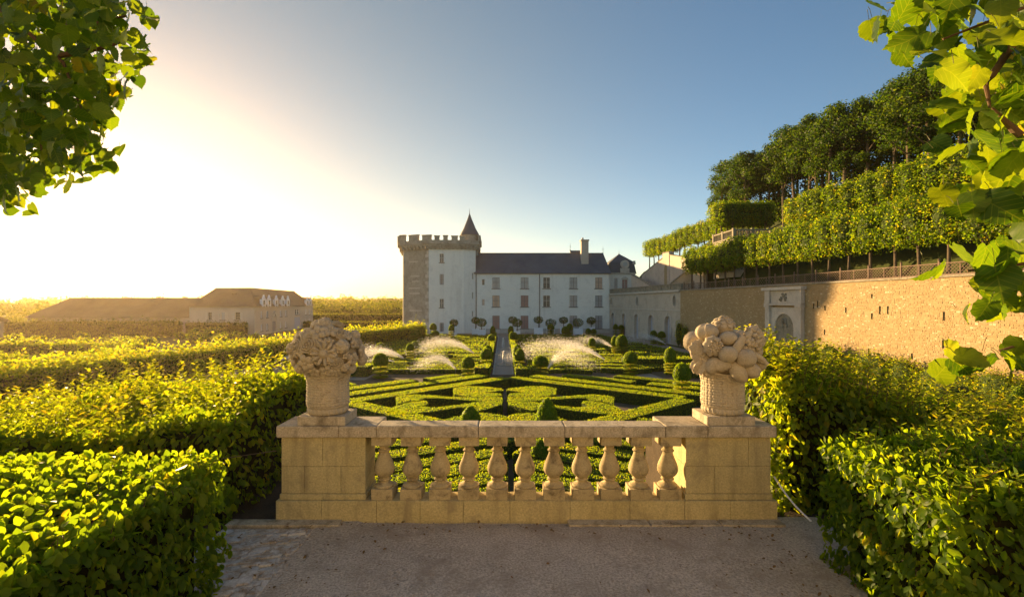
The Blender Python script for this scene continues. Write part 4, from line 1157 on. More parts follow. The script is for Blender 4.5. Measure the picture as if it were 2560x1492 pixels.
def sprinkler(px, py, az, el, rng_m, spread, n, label, size=1.0, sweep=0.0):
    x, y, z = on_z(px, py, G); z0 = G+.75
    v0 = math.sqrt(9.81*rng_m/max(.2, math.sin(2*R(el)))); 
    A = R(az) + rng.normal(scale=R(spread), size=n) + rng.uniform(-R(sweep), R(sweep), n); E = R(el) + rng.normal(scale=R(spread*.55), size=n)
    v = v0*(1-np.abs(rng.normal(scale=.10,size=n)))
    T = 2*v*np.sin(E)/9.81; t = rng.random(n)**1.25*T*1.1
    vx, vy, vz = v*np.cos(E)*np.sin(A), v*np.cos(E)*np.cos(A), v*np.sin(E)
    P = np.column_stack([x+vx*t, y+vy*t, z0+vz*t-4.905*t*t]) + rng.normal(size=(n,3))*(.02+.16*t[:,None])
    ok = P[:,2] > G+.1
    D = np.column_stack([vx, vy, vz-9.81*t])
    r = drops('lawn_sprinkler', P[ok], D[ok], rng.uniform(.04,.11,ok.sum())*size, .11, label, 'sprinkler', (x,y,G))
    s = MB(); s.tube([(0,0,0),(0,0,.72)], .018, 8); s.build('standpipe', M['lead'], r)
    h = MB(); d = Vector((math.sin(R(az)),math.cos(R(az)),.5)).normalized(); h.tube([Vector((0,0,.72)), Vector((0,0,.72))+d*.14], [.03,.018], 8); h.build('nozzle', M['iron'], r)
sprinkler(1008,911,-80,27,7.0,9,15000,'sprinkler throwing a broad white fan towards the flower basket urn',1.0,5)
sprinkler(985,921,-78,14,3,4,3000,'small sprinkler spitting a short white jet beside the broad domed topiary',.9)
sprinkler(1184,897,-74,35,9.0,6,16000,'sprinkler sending the brightest white jet across the far bed',1.1)
sprinkler(1139,942,-62,42,5.0,8,8000,'sprinkler spraying a short plume over the band hedges by the canal block',.9)
sprinkler(1511,915,-78,34,11.5,6,22000,'sprinkler arching a long white jet over the beds beside the canal',1.0,6)
sprinkler(1369,940,52,46,6.0,12,9000,'sprinkler fanning a low pale plume beside the broadest topiary',.9,14)
sprinkler(1536,884,-74,36,7.5,7,8000,'sprinkler spraying behind the barrel-shaped topiary',1.0)
sprinkler(1664,872,-74,36,7.5,7,7000,'sprinkler spraying a faint plume before the arcade',1.0)
sprinkler(687,922,72,26,4.5,7,6000,'sprinkler spraying towards the flower basket from the vine hedge end',.9)
# ================================================================== walls with real openings
def wall_panel(mb, o, u, v, n, W, H, openings, depth=.3):
    """front skin of a wall in (u, v) from origin o, normal n, with rectangular openings (u0,u1,v0,v1) and their reveals"""
    o, u, v, n = Vector(o), Vector(u), Vector(v), Vector(n)
    us = sorted({0.0, W} | {a for op in openings for a in op[:2]}); vs = sorted({0.0, H} | {a for op in openings for a in op[2:4]})
    for a, b in zip(us[:-1], us[1:]):
        for c, d in zip(vs[:-1], vs[1:]):
            m = ((a+b)/2, (c+d)/2)
            if any(op[0] < m[0] < op[1] and op[2] < m[1] < op[3] for op in openings): continue
            mb.add([o+u*a+v*c, o+u*b+v*c, o+u*b+v*d, o+u*a+v*d], [(0,1,2,3)])
    for (a, b, c, d) in [op[:4] for op in openings]:
        q = [o+u*a+v*c, o+u*b+v*c, o+u*b+v*d, o+u*a+v*d]; r = [p-n*depth for p in q]
        mb.add(q+r, [(0,4,5,1),(1,5,6,2),(2,6,7,3),(3,7,4,0)])
def window(parent, o, u, v, n, op, pane, cross=(1,1), bars=(1,2), fm='ashlar', depth=.22, sill=True, trans=.55, bar_m='white', bw=.05):
    """stone cross window in an opening: frame part, panes as sub-parts, sill"""
    o, u, v, n = Vector(o), Vector(u), Vector(v), Vector(n); a, b, c, d = op[:4]
    org = o - n*depth
    def bx_(mb, ua, ub, va, vb, t0, t1): mb.obox(org+u*((ua+ub)/2)+v*((va+vb)/2)+n*((t0+t1)/2), u, v, n, (ub-ua)/2, (vb-va)/2, abs(t1-t0)/2)
    f = MB(); t = .08
    bx_(f,a,a+t,c,d,0,.1); bx_(f,b-t,b,c,d,0,.1); bx_(f,a+t,b-t,c,c+t,0,.1); bx_(f,a+t,b-t,d-t,d,0,.1)
    ms = [a+t] + [a+(b-a)*(i+1)/(cross[0]+1) for i in range(cross[0])] + [b-t]
    hs = [c+t] + ([c+(d-c)*trans] if cross[1] else []) + [d-t]
    for x in ms[1:-1]: bx_(f, x-.07, x+.07, c+t, d-t, 0, .14)
    for y in hs[1:-1]: bx_(f, a+t, b-t, y-.07, y+.07, 0, .13)
    for x0, x1 in zip(ms[:-1], ms[1:]):
        for y0, y1 in zip(hs[:-1], hs[1:]):
            for i in range(bars[0]): xx = x0+(x1-x0)*(i+1)/(bars[0]+1); bx_(f, xx-bw/2, xx+bw/2, y0, y1, .02, .06)
            for j in range(bars[1]): yy = y0+(y1-y0)*(j+1)/(bars[1]+1); bx_(f, x0, x1, yy-bw/2, yy+bw/2, .022, .058)
    w = f.build('window', M[fm], parent)
    for x0, x1 in zip(ms[:-1], ms[1:]):
        for y0, y1 in zip(hs[:-1], hs[1:]):
            g = MB(); bx_(g, x0-.01, x1+.01, y0-.01, y1+.01, .005, .03); g.build('pane', M[pane], w)
    if sill:
        s = MB(); bx_(s, a-.22, b+.22, c-.16, c-.01, depth-.05, depth+.14); s.build('sill', M['lead'], w)
    return w
def loc(root, p): return Vector(p) - root.location
UX, UZ, NY = Vector((1,0,0)), Vector((0,0,1)), Vector((0,-1,0))

# ================================================================== castle wing
FY = 112.0
def fx(px): return (px-CX)/FPX*FY
def fz(py): return EYE + (CY-py)/FPX*FY
wing = empty('castle_wing', (0, FY, G), 'long pale plastered castle wing with slate roof and rows of cross windows', 'castle')
X0, X1 = fx(1187), fx(1524)
eave = fz(685); W, H = X1-X0, eave-G
cols = [(1231,1249),(1302,1321),(1358,1375),(1424,1443),(1488,1506)]
rows = [(721,693.5),(767,738.5),(821,789)]
panes = [['pane_pale','pane_pale','pane_dark','pane_pale','pane_warm'],['pane_warm','pane_pink','pane_dark','pane_pale','pane_pale'],['pane_pink','pane_pink',None,'pane_pale','pane_pale']]
ops = []; wins = []
for r, (b, t) in enumerate(rows):
    for c, (l, rr) in enumerate(cols):
        if panes[r][c] is None: continue
        op = (fx(l)-X0, fx(rr)-X0, fz(b)-G, fz(t)-G); ops.append(op); wins.append((op, panes[r][c], (1,2)))
for (l, rr, b, t, pn) in ((1205,1211.5,712.5,698,'pane_dark'),(1205,1211.5,763,748,'pane_warm')):
    op = (fx(l)-X0, fx(rr)-X0, fz(b)-G, fz(t)-G); ops.append(op); wins.append((op, pn, 'small'))
wl_ = MB(); oo = Vector((X0, 0, 0)); wall_panel(wl_, oo, UX, UZ, NY, W, H, ops)
wl_.add([(X0,0,0),(X0,11,0),(X0,11,H),(X0,0,H)], [(0,1,2,3)]); wl_.add([(X1,0,0),(X1,11,0),(X1,11,H),(X1,0,H)], [(3,2,1,0)]); wl_.add([(X0,11,0),(X1,11,0),(X1,11,H),(X0,11,H)], [(0,1,2,3)])
wl_.build('wall', M['plaster'], wing)
for op, pn, bars in wins:
    if bars == 'small': window(wing, oo, UX, UZ, NY, op, pn, (0,0), (1,2), sill=False)
    else: window(wing, oo, UX, UZ, NY, op, pn, (1,1), bars, 'ashlar' if pn == 'pane_dark' else 'sash')
b = MB(); b.box(X0-.1, X1+.1, -.25, 11.2, H-.02, H+.22); b.build('cornice', M['ashlar'], wing, bevel=.03)
b = MB(); b.box(X0-.1, X1+.1, -.45, -.26, H+.05, H+.2); b.build('gutter', M['lead'], wing)
b = MB(); b.box(X0-.02, X1+.02, -.14, -.01, -.1, 1.0); b.build('base_course', M['ashlar'], wing, bevel=.02)
for px in (1190.5, 1349): b = MB(); b.tube([(fx(px),-.12,1.2),(fx(px),-.12,H)], .09, 8); b.build('downpipe', M['lead'], wing)
rid = EYE + (CY-633.6)/FPX*117.5 - G; rx1 = (1508-CX)/FPX*117.5
rf = MB(); rf.add([(X0-.2,-.5,H+.18),(X1+.3,-.5,H+.18),(rx1,5.5,rid),(X0-.2,5.5,rid),(X0-.2,11.5,H+.18),(X1+.3,11.5,H+.18)], [(0,1,2,3),(3,2,5,4),(1,5,2),(0,3,4),(0,4,5,1)])
roof = rf.build('roof', M['slate'], wing)
b = MB(); b.bar((X0-.2,5.5,rid+.05),(rx1,5.5,rid+.05),.22,.16); b.build('ridge', M['lead'], roof)
cx0, cx1 = (1452-CX)/FPX*115, (1470-CX)/FPX*115; ct = EYE+(CY-603)/FPX*115-G
b = MB(); b.box(cx0,cx1,2.2,3.9,rid-4,ct); b.box(cx0-.15,cx1+.15,2.05,4.05,ct,ct+.3); b.box(cx0+.25,cx0+.65,2.8,3.3,ct+.3,ct+.8); b.build('chimney', M['farmwall'], roof, bevel=.02)
d0, d1 = (1425-CX)/FPX*119, (1454-CX)/FPX*119; dz = EYE+(CY-626)/FPX*119-G
b = MB(); b.add([(d0,5.0,rid-1.5),(d1,5.0,rid-1.5),(d1,7,dz),(d0,7,dz),(d0,9,rid-1.5),(d1,9,rid-1.5)], [(0,1,2,3),(3,2,5,4),(0,3,4),(1,5,2)]); b.build('cross_roof', M['slate'], roof)
for px, py, yy in ((1425.5, 612, 7), (1507.5, 618, 5.5)):
    Yw = FY+yy; zb = dz if yy == 7 else rid
    b = MB(); b.lathe([(.10,0),(.14,.15),(.05,.3),(.04,1.0),(.11,1.1),(.03,1.25),(.02,1.9),(.005,EYE+(CY-py)/FPX*Yw-G-zb+.0)], 8, ((px-CX)/FPX*Yw, yy, zb-.1)); b.build('finial', M['lead'], roof)

# ================================================================== keep (crenellated tower)
KY = 110.0
keep = empty('castle_keep', (0, KY, G), 'massive grey stone castle keep with crenellated parapet and corner turret', 'castle')
def kx(px, dy=0): return (px-CX)/FPX*(KY+dy)
def kz(py, dy=0): return EYE+(CY-py)/FPX*(KY+dy)-G
fp = [(kx(1008,3.5),3.5),(kx(1072,0),0),(kx(1160,.6),.6),(kx(1189,1.9),1.9),(kx(1192,12),14),(kx(1003,14),16)]
Hk = kz(612)
facem = ['keepstone','plaster','plaster','keepstone','keepstone','keepstone']
kw = [(1099,1109,656,634),(1099,1109,711.5,685.5),(1099,1109,769,747),(1099,1109,829,807)]
for i in range(len(fp)):
    p, q = Vector((*fp[i],0)), Vector((*fp[(i+1)%len(fp)],0)); d = q-p; L = d.length; u = d.normalized(); n = Vector((u.y,-u.x,0))
    if n.dot(Vector((0,-1,0))) < 0 and i < 3: n = -n
    ops = []
    if i == 1:
        for (l, r_, b_, t_) in kw: ops.append(((kx(l,.05)-p.x)/u.x, (kx(r_,.05)-p.x)/u.x, kz(b_), kz(t_)))
    if i == 2:
        for b_, t_ in ((698,682),(747,730.5),(792,777.5)): ops.append(((kx(1180,1.3)-p.x)/u.x, (kx(1183,1.3)-p.x)/u.x, kz(b_,1.3), kz(t_,1.3)))
    mb = MB(); wall_panel(mb, p, u, UZ, n, L, Hk, ops, .5); mb.build('wall', M[facem[i]], keep)
    for j, op in enumerate(ops):
        if i == 1: window(keep, p, u, UZ, n, op, ('pane_dark','pane_pale','pane_dark','pane_pale')[j], (1,1), (1,1), 'sash' if j in (1,3) else 'ashlar', sill=(j in (0,2)), trans=.5)
        else: window(keep, p, u, UZ, n, op, 'pane_dark', (0,0), (0,1), sill=False, depth=.4)
# quoins and patched stone courses on the weathered flank
p, q = Vector((*fp[0],0)), Vector((*fp[1],0)); u = (q-p).normalized(); n = Vector((u.y,-u.x,0)); L = (q-p).length
for k in range(26):
    z = .3 + k*.78; w = .55 if k % 2 else .95
    b = MB(); b.obox(q - u*(w/2) + n*.02 + Vector((0,0,z+.36)), u, UZ, n, w/2, .36, .035); b.build('quoin', M['ashlar' if k % 3 else 'keepstone'], keep, bevel=.01)
for (uu, zz, w) in ((.45,9.2,.4),(.47,13.2,.36),(.5,12.0,.3),(.42,16.6,.36),(.45,10.4,.42),(.5,5.2,.5),(.4,2.2,.45)):
    b = MB(); b.obox(p + u*(L*uu) + n*.015 + Vector((0,0,zz)), u, UZ, n, L*w/2, .14, .03); b.build('stone_course', M['ashlar'], keep)
# machicolation, parapet walk and merlons follow the outline, set out on corbels
def ring_off(pts, d): return [tuple(x) for x in shrink(pts, -d)]
o1 = ring_off(fp, .85)
b = MB(); b.prism(ring_off(fp,.35), Hk-.9, Hk-.35); b.prism(ring_off(fp,.6), Hk-.34, Hk+.15); b.build('string_course', M['keepstone'], keep)
b = MB(); b.prism(o1, Hk+.16, Hk+1.05); b.build('parapet', M['keepstone'], keep)
for i in range(4):
    p, q = Vector((*fp[i],0)), Vector((*fp[(i+1)%len(fp)],0)); d = q-p; L = d.length; u = d.normalized(); n = Vector((u.y,-u.x,0)); k = max(2, int(L/.95))
    for j in range(k):
        c = p+u*(L*(j+.5)/k)
        b = MB(); b.obox(c+n*.3+Vector((0,0,Hk-.75)), u, n, UZ, .2, .32, .22); b.obox(c+n*.42+Vector((0,0,Hk-.3)), u, n, UZ, .2, .42, .24); b.build('corbel', M['keepstone'], keep)
def on_outline(px):
    """point of the parapet outline under pixel column px, front side"""
    best = None
    for i in (0,1,2,3):
        p, q = o1[i], o1[(i+1)%len(o1)]
        for t in np.linspace(0,1,60):
            X, Yv = p[0]+(q[0]-p[0])*t, p[1]+(q[1]-p[1])*t
            e = abs(CX+X/(KY+Yv)*FPX-px)
            if best is None or e < best[0]: best = (e, Vector((X,Yv,0)), (Vector((q[0],q[1],0))-Vector((p[0],p[1],0))).normalized())
    return best[1], best[2]
for (a, c, t_) in ((996,1011,589.5),(1021.6,1044,589),(1055,1076.5,589),(1085.5,1099,590.5),(1108,1120,590),(1128.6,1144,591),(1149,1162,592)):
    P0, u0 = on_outline(a); P1, _ = on_outline(c); mid = (P0+P1)/2; u = (P1-P0).normalized(); n = Vector((u.y,-u.x,0))
    zt = kz(t_, mid.y)
    b = MB(); b.obox(mid-n*.3+Vector((0,0,(Hk+1.04+zt)/2)), u, n, UZ, (P1-P0).length/2, .3, (zt-Hk-1.04)/2)
    b.obox(mid-n*.3+Vector((0,0,zt+.1)), u, n, UZ, (P1-P0).length/2+.12, .4, .1); b.build('merlon', M['keepstone'], keep, bevel=.03)
for t in np.linspace(.1,.9,5):   # merlons of the far and kitchen-garden sides
    for (p, q) in ((o1[5], o1[0]), (o1[3], o1[4])):
        c = Vector((p[0]+(q[0]-p[0])*t, p[1]+(q[1]-p[1])*t, Hk+1.75)); b = MB(); b.obox(c, (0,1,0), (1,0,0), UZ, .9, .3, .72); b.build('merlon', M['keepstone'], keep)
b = MB(); b.prism(ring_off(fp,-.2), Hk+.2, Hk+.9); b.build('roof_deck', M['slate'], keep)
ty = 4.2; tx = (1174-CX)/FPX*(KY+ty); tr_ = 2.05
b = MB(); b.lathe([(tr_,kz(640,ty)),(tr_,kz(589,ty)),(tr_+.12,kz(588.5,ty))], 28, (tx,ty,0)); b.build('turret', M['keepstone'], keep, smooth=True)
b = MB(); b.lathe([(tr_+.28,kz(589,ty)),(tr_+.1,kz(584,ty)),(1.5,kz(572,ty)),(.55,kz(548,ty)),(.14,kz(536,ty)),(.07,kz(533,ty)),(.05,kz(527,ty)),(.01,kz(521,ty))], 28, (tx,ty,0)); b.build('turret_roof', M['slate'], keep, smooth=True)

# ================================================================== corner pavilion
PY = 116.0
pav = empty('pavilion', ((1556-CX)/FPX*PY, PY, G), 'small pale pavilion with domed slate roof and carved dormer behind the terrace', 'building')
def pxx(px): return (px-1556)/FPX*PY
def pz(py): return EYE+(CY-py)/FPX*PY-G
x0, x1 = pxx(1524.5), pxx(1588); ez = pz(685)
ops = [(pxx(1536)-x0, pxx(1544)-x0, pz(722), pz(695)), (pxx(1555)-x0, pxx(1569)-x0, pz(722), pz(699))]
b = MB(); wall_panel(b, (x0,0,0), UX, UZ, NY, x1-x0, ez, ops); b.add([(x0,0,0),(x0,7,0),(x0,7,ez),(x0,0,ez)],[(0,1,2,3)]); b.add([(x1,0,0),(x1,7,0),(x1,7,ez),(x1,0,ez)],[(3,2,1,0)]); b.add([(x0,7,0),(x1,7,0),(x1,7,ez),(x0,7,ez)],[(0,1,2,3)]); b.build('wall', M['plaster'], pav)
window(pav, (x0,0,0), UX, UZ, NY, ops[0], 'pane_pale', (1,0), (0,3), sill=False); window(pav, (x0,0,0), UX, UZ, NY, ops[1], 'pane_pink', (1,0), (0,3), sill=False)
b = MB(); b.lathe([(.85,0),(.85,.18),(.6,.42),(.2,.6)], 12, (pxx(1562),-.08,pz(698)), arc=2*PI); b.v = [(x,-.04+(y+.08)*.12,z) for x,y,z in b.v]; b.build('pediment', M['ashlar'], pav)
b = MB(); b.box(x0-.2,x1+.25,-.3,7.2,ez,ez+.3); b.build('cornice', M['ashlar'], pav, bevel=.04)
cx = (x0+x1)/2; z1, z2, z3 = ez+.3, pz(652), pz(637)
def ringp(k, z): return [(cx-(x1-x0)/2*k, 3.5-3.6*k, z),(cx+(x1-x0)/2*k, 3.5-3.6*k, z),(cx+(x1-x0)/2*k, 3.5+3.6*k, z),(cx-(x1-x0)/2*k, 3.5+3.6*k, z)]
lv_ = [ringp(1.06,z1), ringp(.98,(z1+z2)/2), ringp(.90,z2-.3), ringp(.82,z2), ringp(.42,(z2+z3)/2+.3), ringp(.03,z3+.5)]
b = MB(); vs = [p for l in lv_ for p in l]; fs = [(k*4+i, k*4+(i+1)%4, (k+1)*4+(i+1)%4, (k+1)*4+i) for k in range(len(lv_)-1) for i in range(4)]
b.add(vs, fs); rf_ = b.build('roof', M['slate'], pav)
b = MB(); b.lathe([(.14,0),(.18,.2),(.05,.4),(.03,.9),(.005,1.3)], 8, (cx,3.5,z3+.3)); b.build('finial', M['lead'], rf_)
dxc = pxx(1561.5); b = MB(); b.box(dxc-1.1,dxc+1.1,-.35,1.4,z1+.05,z1+1.1); b.lathe([(1.05,0),(1.05,.9)], 24, (dxc,-.4,0)); b.v[8:] = [(x, -.42+z, z1+2.0+(y+.4)*1.0) for x,y,z in b.v[8:]]
b.build('dormer', M['ashlar'], rf_, bevel=.02)
b = MB(); b.lathe([(.55,0),(.55,.06)], 18, (0,0,0)); b.v = [(dxc+x, -.50+z, z1+2.05+y) for x,y,z in b.v]; b.build('dormer_roundel', M['pane_pale'], rf_)
b = MB(); b.lathe([(.3,0),(.42,.3),(.3,.6),(.34,.9)], 10, (x1-.2,.2,z2-.9)); b.build('urn_ornament', M['ashlar'], rf_)

# ================================================================== arcade wall beside the castle
AY0, AY1 = 113.0, 77.5          # along the retaining-wall line
ar = empty('arcade_wall', (wall_x(95), 95, G), 'pale arcade wall with five tall arches, oval windows and solid parapet', 'wall')
UW = -WDIR                       # u runs from the castle towards the camera
NW = Vector((UW.y, -UW.x, 0)).normalized()
if NW.x > 0: NW = -NW
A0 = Vector((wall_x(AY0), AY0, G))
LW = (AY0-AY1)/abs(WDIR.y); CW = 3.9-G
def ua(Y): return (AY0-Y)/abs(WDIR.y)
def arch_poly(hw, spring, n=12): return [(hw*math.cos(a), spring+hw*math.sin(a)) for a in np.linspace(0,PI,n)]
def holed_wall(mb, W, H, holes):
    """front skin as vertical slices round arched or oval holes: holes = list of (uc, hw, bottom(u), top(u))"""
    us = {0.0, W}
    for uc, hw, bf, tf in holes:
        us |= {uc+hw*t for t in np.linspace(-1,1,13)}
    us = sorted(us)
    for a, b in zip(us[:-1], us[1:]):
        segs = [(0,0,H,H)]; m = (a+b)/2
        hs = sorted([h for h in holes if abs(m-h[0]) < h[1]], key=lambda h: h[2](0))
        cur = (0.0, 0.0)
        for h in hs:
            ba, bb, ta, tb_ = h[2](a-h[0]), h[2](b-h[0]), h[3](a-h[0]), h[3](b-h[0])
            if ba > .01 or bb > .01: mb((a,cur[0]),(b,cur[1]),(b,bb),(a,ba))
            cur = (ta, tb_)
        mb((a,cur[0]),(b,cur[1]),(b,H),(a,H))
arches = [(ua(y_), 1.15, 3.6) for y_ in (110,103,96,89,82)]
def mk_arch(uc, hw, spring): return (uc, hw, lambda d: 0.0, lambda d, hw=hw, s=spring: s+math.sqrt(max(0,hw*hw-d*d)))
def mk_oval(uc, hw, hh, zc): return (uc, hw, lambda d: zc-hh*math.sqrt(max(0,1-(d/hw)**2)), lambda d: zc+hh*math.sqrt(max(0,1-(d/hw)**2)))
holes = [mk_arch(*a) for a in arches] + [mk_oval(ua(y_), .55, .85, 7.35) for y_ in (111,95.5,79.6)]
skin = MB()
P_ = lambda p: A0 + UW*p[0] + Vector((0,0,p[1])) - ar.location
def quad(a, b, c, d): skin.add([P_(a),P_(b),P_(c),P_(d)], [(0,1,2,3)])
holed_wall(quad, LW, CW, holes)
for h in holes:   # reveals
    n_ = 16; ring = [(h[0]+h[1]*t, h[3](h[1]*t)) for t in np.linspace(-1,1,n_)]
    low = [(h[0]+h[1]*t, h[2](h[1]*t)) for t in np.linspace(1,-1,n_)]
    lp = ring+low; q = [P_(p) for p in lp]; r_ = [x-NW*.6 for x in q]; k = len(q)
    skin.add(q+r_, [(i,(i+1)%k,(i+1)%k+k,i+k) for i in range(k)])
M['arcade'] = surface('arcade_plaster', (.50,.43,.34), (.60,.53,.43), .4, 7, .95, .3, .02, stain=(.40,.34,.26), stain_scale=.7, fine_amt=.18)
skin.build('wall', M['arcade'], ar)
for uc, hw, s in arches:
    d = MB(); poly = [(uc-hw,0)]+[(uc-x,y) for x,y in arch_poly(hw,s)]+[(uc+hw,0)]
    poly = [(uc+hw,0)]+[(uc+x,y) for x,y in arch_poly(hw,s,14)]+[(uc-hw,0)]
    d.slab(poly, A0-ar.location-NW*.55, UW, UZ, NW, .05); dr = d.build('arched_door', M['door_blue'], ar)
    for dx in (-.38,0,.38):
        b = MB(); b.obox(A0-ar.location+UW*(uc+dx)+Vector((0,0,2.2))-NW*.48, UW, UZ, NW, .03, 2.1, .03); b.build('glazing_bar', M['ashlar'], dr)
    t = MB(); pr_ = [(uc+x*1.0, y) for x, y in arch_poly(hw+.30, s, 16)]; pi_ = [(uc+x, y) for x, y in arch_poly(hw+.02, s, 16)]
    for (a, b_), (c, d_) in zip(zip(pr_, pr_[1:]), zip(pi_, pi_[1:])): t.slab([a,b_,d_,c], A0-ar.location-NW*.02, UW, UZ, NW, .12)
    for sx in (-1,1): t.slab([(uc+sx*(hw+.02),0),(uc+sx*(hw+.30),0),(uc+sx*(hw+.30),s),(uc+sx*(hw+.02),s)], A0-ar.location-NW*.02, UW, UZ, NW, .11)
    t.slab([(uc-.16,s+hw-.05),(uc+.16,s+hw-.05),(uc+.22,s+hw+.5),(uc-.22,s+hw+.5)], A0-ar.location, UW, UZ, NW, .2)
    t.build('arch_surround', M['ashlar'], ar)
for y_ in (111,95.5,79.6):
    o_ = MB(); n_ = 20; ro = [(ua(y_)+.72*math.cos(a), 7.35+1.05*math.sin(a)) for a in np.linspace(0,2*PI,n_)]; ri = [(ua(y_)+.55*math.cos(a), 7.35+.85*math.sin(a)) for a in np.linspace(0,2*PI,n_)]
    for (a, b_), (c, d_) in zip(zip(ro, ro[1:]), zip(ri, ri[1:])): o_.slab([a,b_,d_,c], A0-ar.location-NW*.02, UW, UZ, NW, .1)
    ow = o_.build('oval_window', M['ashlar'], ar)
    g = MB(); g.slab(ri[:-1], A0-ar.location-NW*.5, UW, UZ, NW, .04); g.build('pane', M['pane_dark'], ow)
for zz, hh, t, nm in ((5.6,.22,.12,'string_course'),(CW-.02,.35,.35,'cornice'),(0,.6,.1,'base_course')):
    if nm == 'base_course': continue
    b = MB(); b.obox(A0-ar.location+UW*(LW/2)+Vector((0,0,zz+hh/2))+NW*(t/2-.02), UW, UZ, NW, LW/2, hh/2, t/2); b.build(nm, M['ashlar'], ar, bevel=.03)
M['mossy'] = surface('mossy_parapet', (.24,.215,.16), (.36,.32,.24), 1.2, 12, .95, .4, .02, stain=(.15,.135,.09), stain_scale=2, fine_amt=.3)
nb = 10
for i in range(nb):
    b = MB(); b.obox(A0-ar.location+UW*(LW*(i+.5)/nb)+Vector((0,0,CW+.82))-NW*.1, UW, UZ, NW, LW/nb/2-.3, .38, .14); b.build('parapet_panel', M['mossy'], ar)
    b = MB(); b.obox(A0-ar.location+UW*(LW*(i+1)/nb-.02)+Vector((0,0,CW+.85))-NW*.1, UW, UZ, NW, .28, .5, .22); b.build('parapet_pier', M['mossy'], ar)
b = MB(); b.obox(A0-ar.location+UW*(LW/2)+Vector((0,0,CW+1.28))-NW*.1, UW, UZ, NW, LW/2, .08, .26); b.build('parapet_coping', M['mossy'], ar, bevel=.02)
b = MB(); b.obox(A0-ar.location+UW*(LW/2)+Vector((0,0,CW+.38))-NW*.1, UW, UZ, NW, LW/2, .07, .24); b.build('parapet_base', M['mossy'], ar)
b = MB(); b.obox(A0-ar.location+UW*(LW/2)+Vector((0,0,CW+.1))-NW*3.2, UW, UZ, NW, LW/2, .12, 3.0); b.build('terrace_deck', M['garden_gravel'], ar)

# ================================================================== rubble retaining wall
RY0, RY1 = 77.5, 24.0
rw = empty('retaining_wall', (wall_x(50), 50, G), 'tall orange rubble-stone retaining wall streaked with dark stains', 'wall')
R0 = Vector((wall_x(RY0), RY0, G)) - rw.location; LR = (RY0-RY1)/abs(WDIR.y); HR = 4.0-G
b = MB(); b.slab([(0,0),(LR,0),(LR,HR),(0,HR)], R0-NW*1.2, UW, UZ, NW, 1.2); b.build('mortar', M['mortar'], rw)
b = MB(); b.slab([(0,HR),(LR,HR),(LR,HR+.18),(0,HR+.18)], R0-NW*1.1, UW, UZ, NW, 1.25); b.build('coping', M['mossy'], rw, bevel=.03)
# rubble stones, thousands, standing proud of the mortar
V, F, rr, n_ = [], [], [], 0
portal = ((AY0,), )
pu0, pu1 = (RY0-55.9)/abs(WDIR.y), (RY0-50.3)/abs(WDIR.y)
zz = .05
rowi = 0
while zz < HR-.1:
    hh = random.uniform(.10,.19); uu = random.uniform(0,.3)
    while uu < LR-.1:
        ww = random.uniform(.12,.34)
        if random.random() < .88 and not (pu0 < uu+ww/2 < pu1):
            e = .012; pr = random.uniform(.004,.022); j = lambda: random.uniform(-.03,.03)
            bq = [(uu+e,zz+e),(uu+ww-e,zz+e),(uu+ww-e,zz+hh-e),(uu+e,zz+hh-e)]
            fr_ = [(a+j()+(.02 if i in (0,3) else -.02), c+j()+(.015 if i < 2 else -.015)) for i,(a,c) in enumerate(bq)]
            V += [R0+UW*a+UZ*c-NW*.01 for a,c in bq] + [R0+UW*a+UZ*c+NW*(pr+random.uniform(-.006,.006)) for a,c in fr_]
            F += [(n_+4,n_+5,n_+6,n_+7),(n_,n_+1,n_+5,n_+4),(n_+1,n_+2,n_+6,n_+5),(n_+2,n_+3,n_+7,n_+6),(n_+3,n_,n_+4,n_+7)]
            r0 = random.random(); rr += [r0]*8; n_ += 8
        uu += ww
    zz += hh
me = mesh_np('rubble_stones', np.array([tuple(v) for v in V]), np.array(F), False, np.array(rr))
m, n, l, bs = nmat('rubble_stone'); at = n.new('ShaderNodeAttribute'); at.attribute_name = 'rnd'
g_ = n.new('ShaderNodeNewGeometry').outputs['Position']
r_ = ramp(n, [(0,(.32,.225,.105)),(.4,(.36,.255,.125)),(.85,(.39,.285,.145)),(.95,(.50,.39,.23)),(1,(.58,.48,.32))]); l.new(at.outputs['Fac'], r_.inputs['Fac'])
mp = n.new('ShaderNodeMapping'); mp.inputs['Scale'].default_value = (.5,.5,.045); l.new(g_, mp.inputs['Vector'])
s_ = noise_node(n, l, 1.4, 6, .7, mp.outputs[0]); sr = ramp(n, [(.56,(0,0,0)),(.72,(1,1,1))]); l.new(s_.outputs['Fac'], sr.inputs['Fac'])
l.new(mix(n, l, sr.outputs['Color'], r_.outputs['Color'], (.28,.20,.10)), bs.inputs['Base Color']); bs.inputs['Roughness'].default_value = .95
o = link('rubble_stones', me, m, rw); o['kind'] = 'stuff'
for (px, py) in ((2180,740),(2035,765),(2045,760),(2063,770),(2180,790),(2200,775),(2220,775),(2360,790),(2280,890),(2172,880),(2062,830),(2358,860),(2115,775)):   # drain slots
    Yq = wall_y(px); z_ = EYE+(CY-py)/FPX*Yq-G; b = MB(); b.obox(R0+UW*((RY0-Yq)/abs(WDIR.y))+Vector((0,0,z_))+NW*.012, UW, UZ, NW, .045, random.uniform(.15,.35), .03); b.build('drain_slot', M['core'], rw)
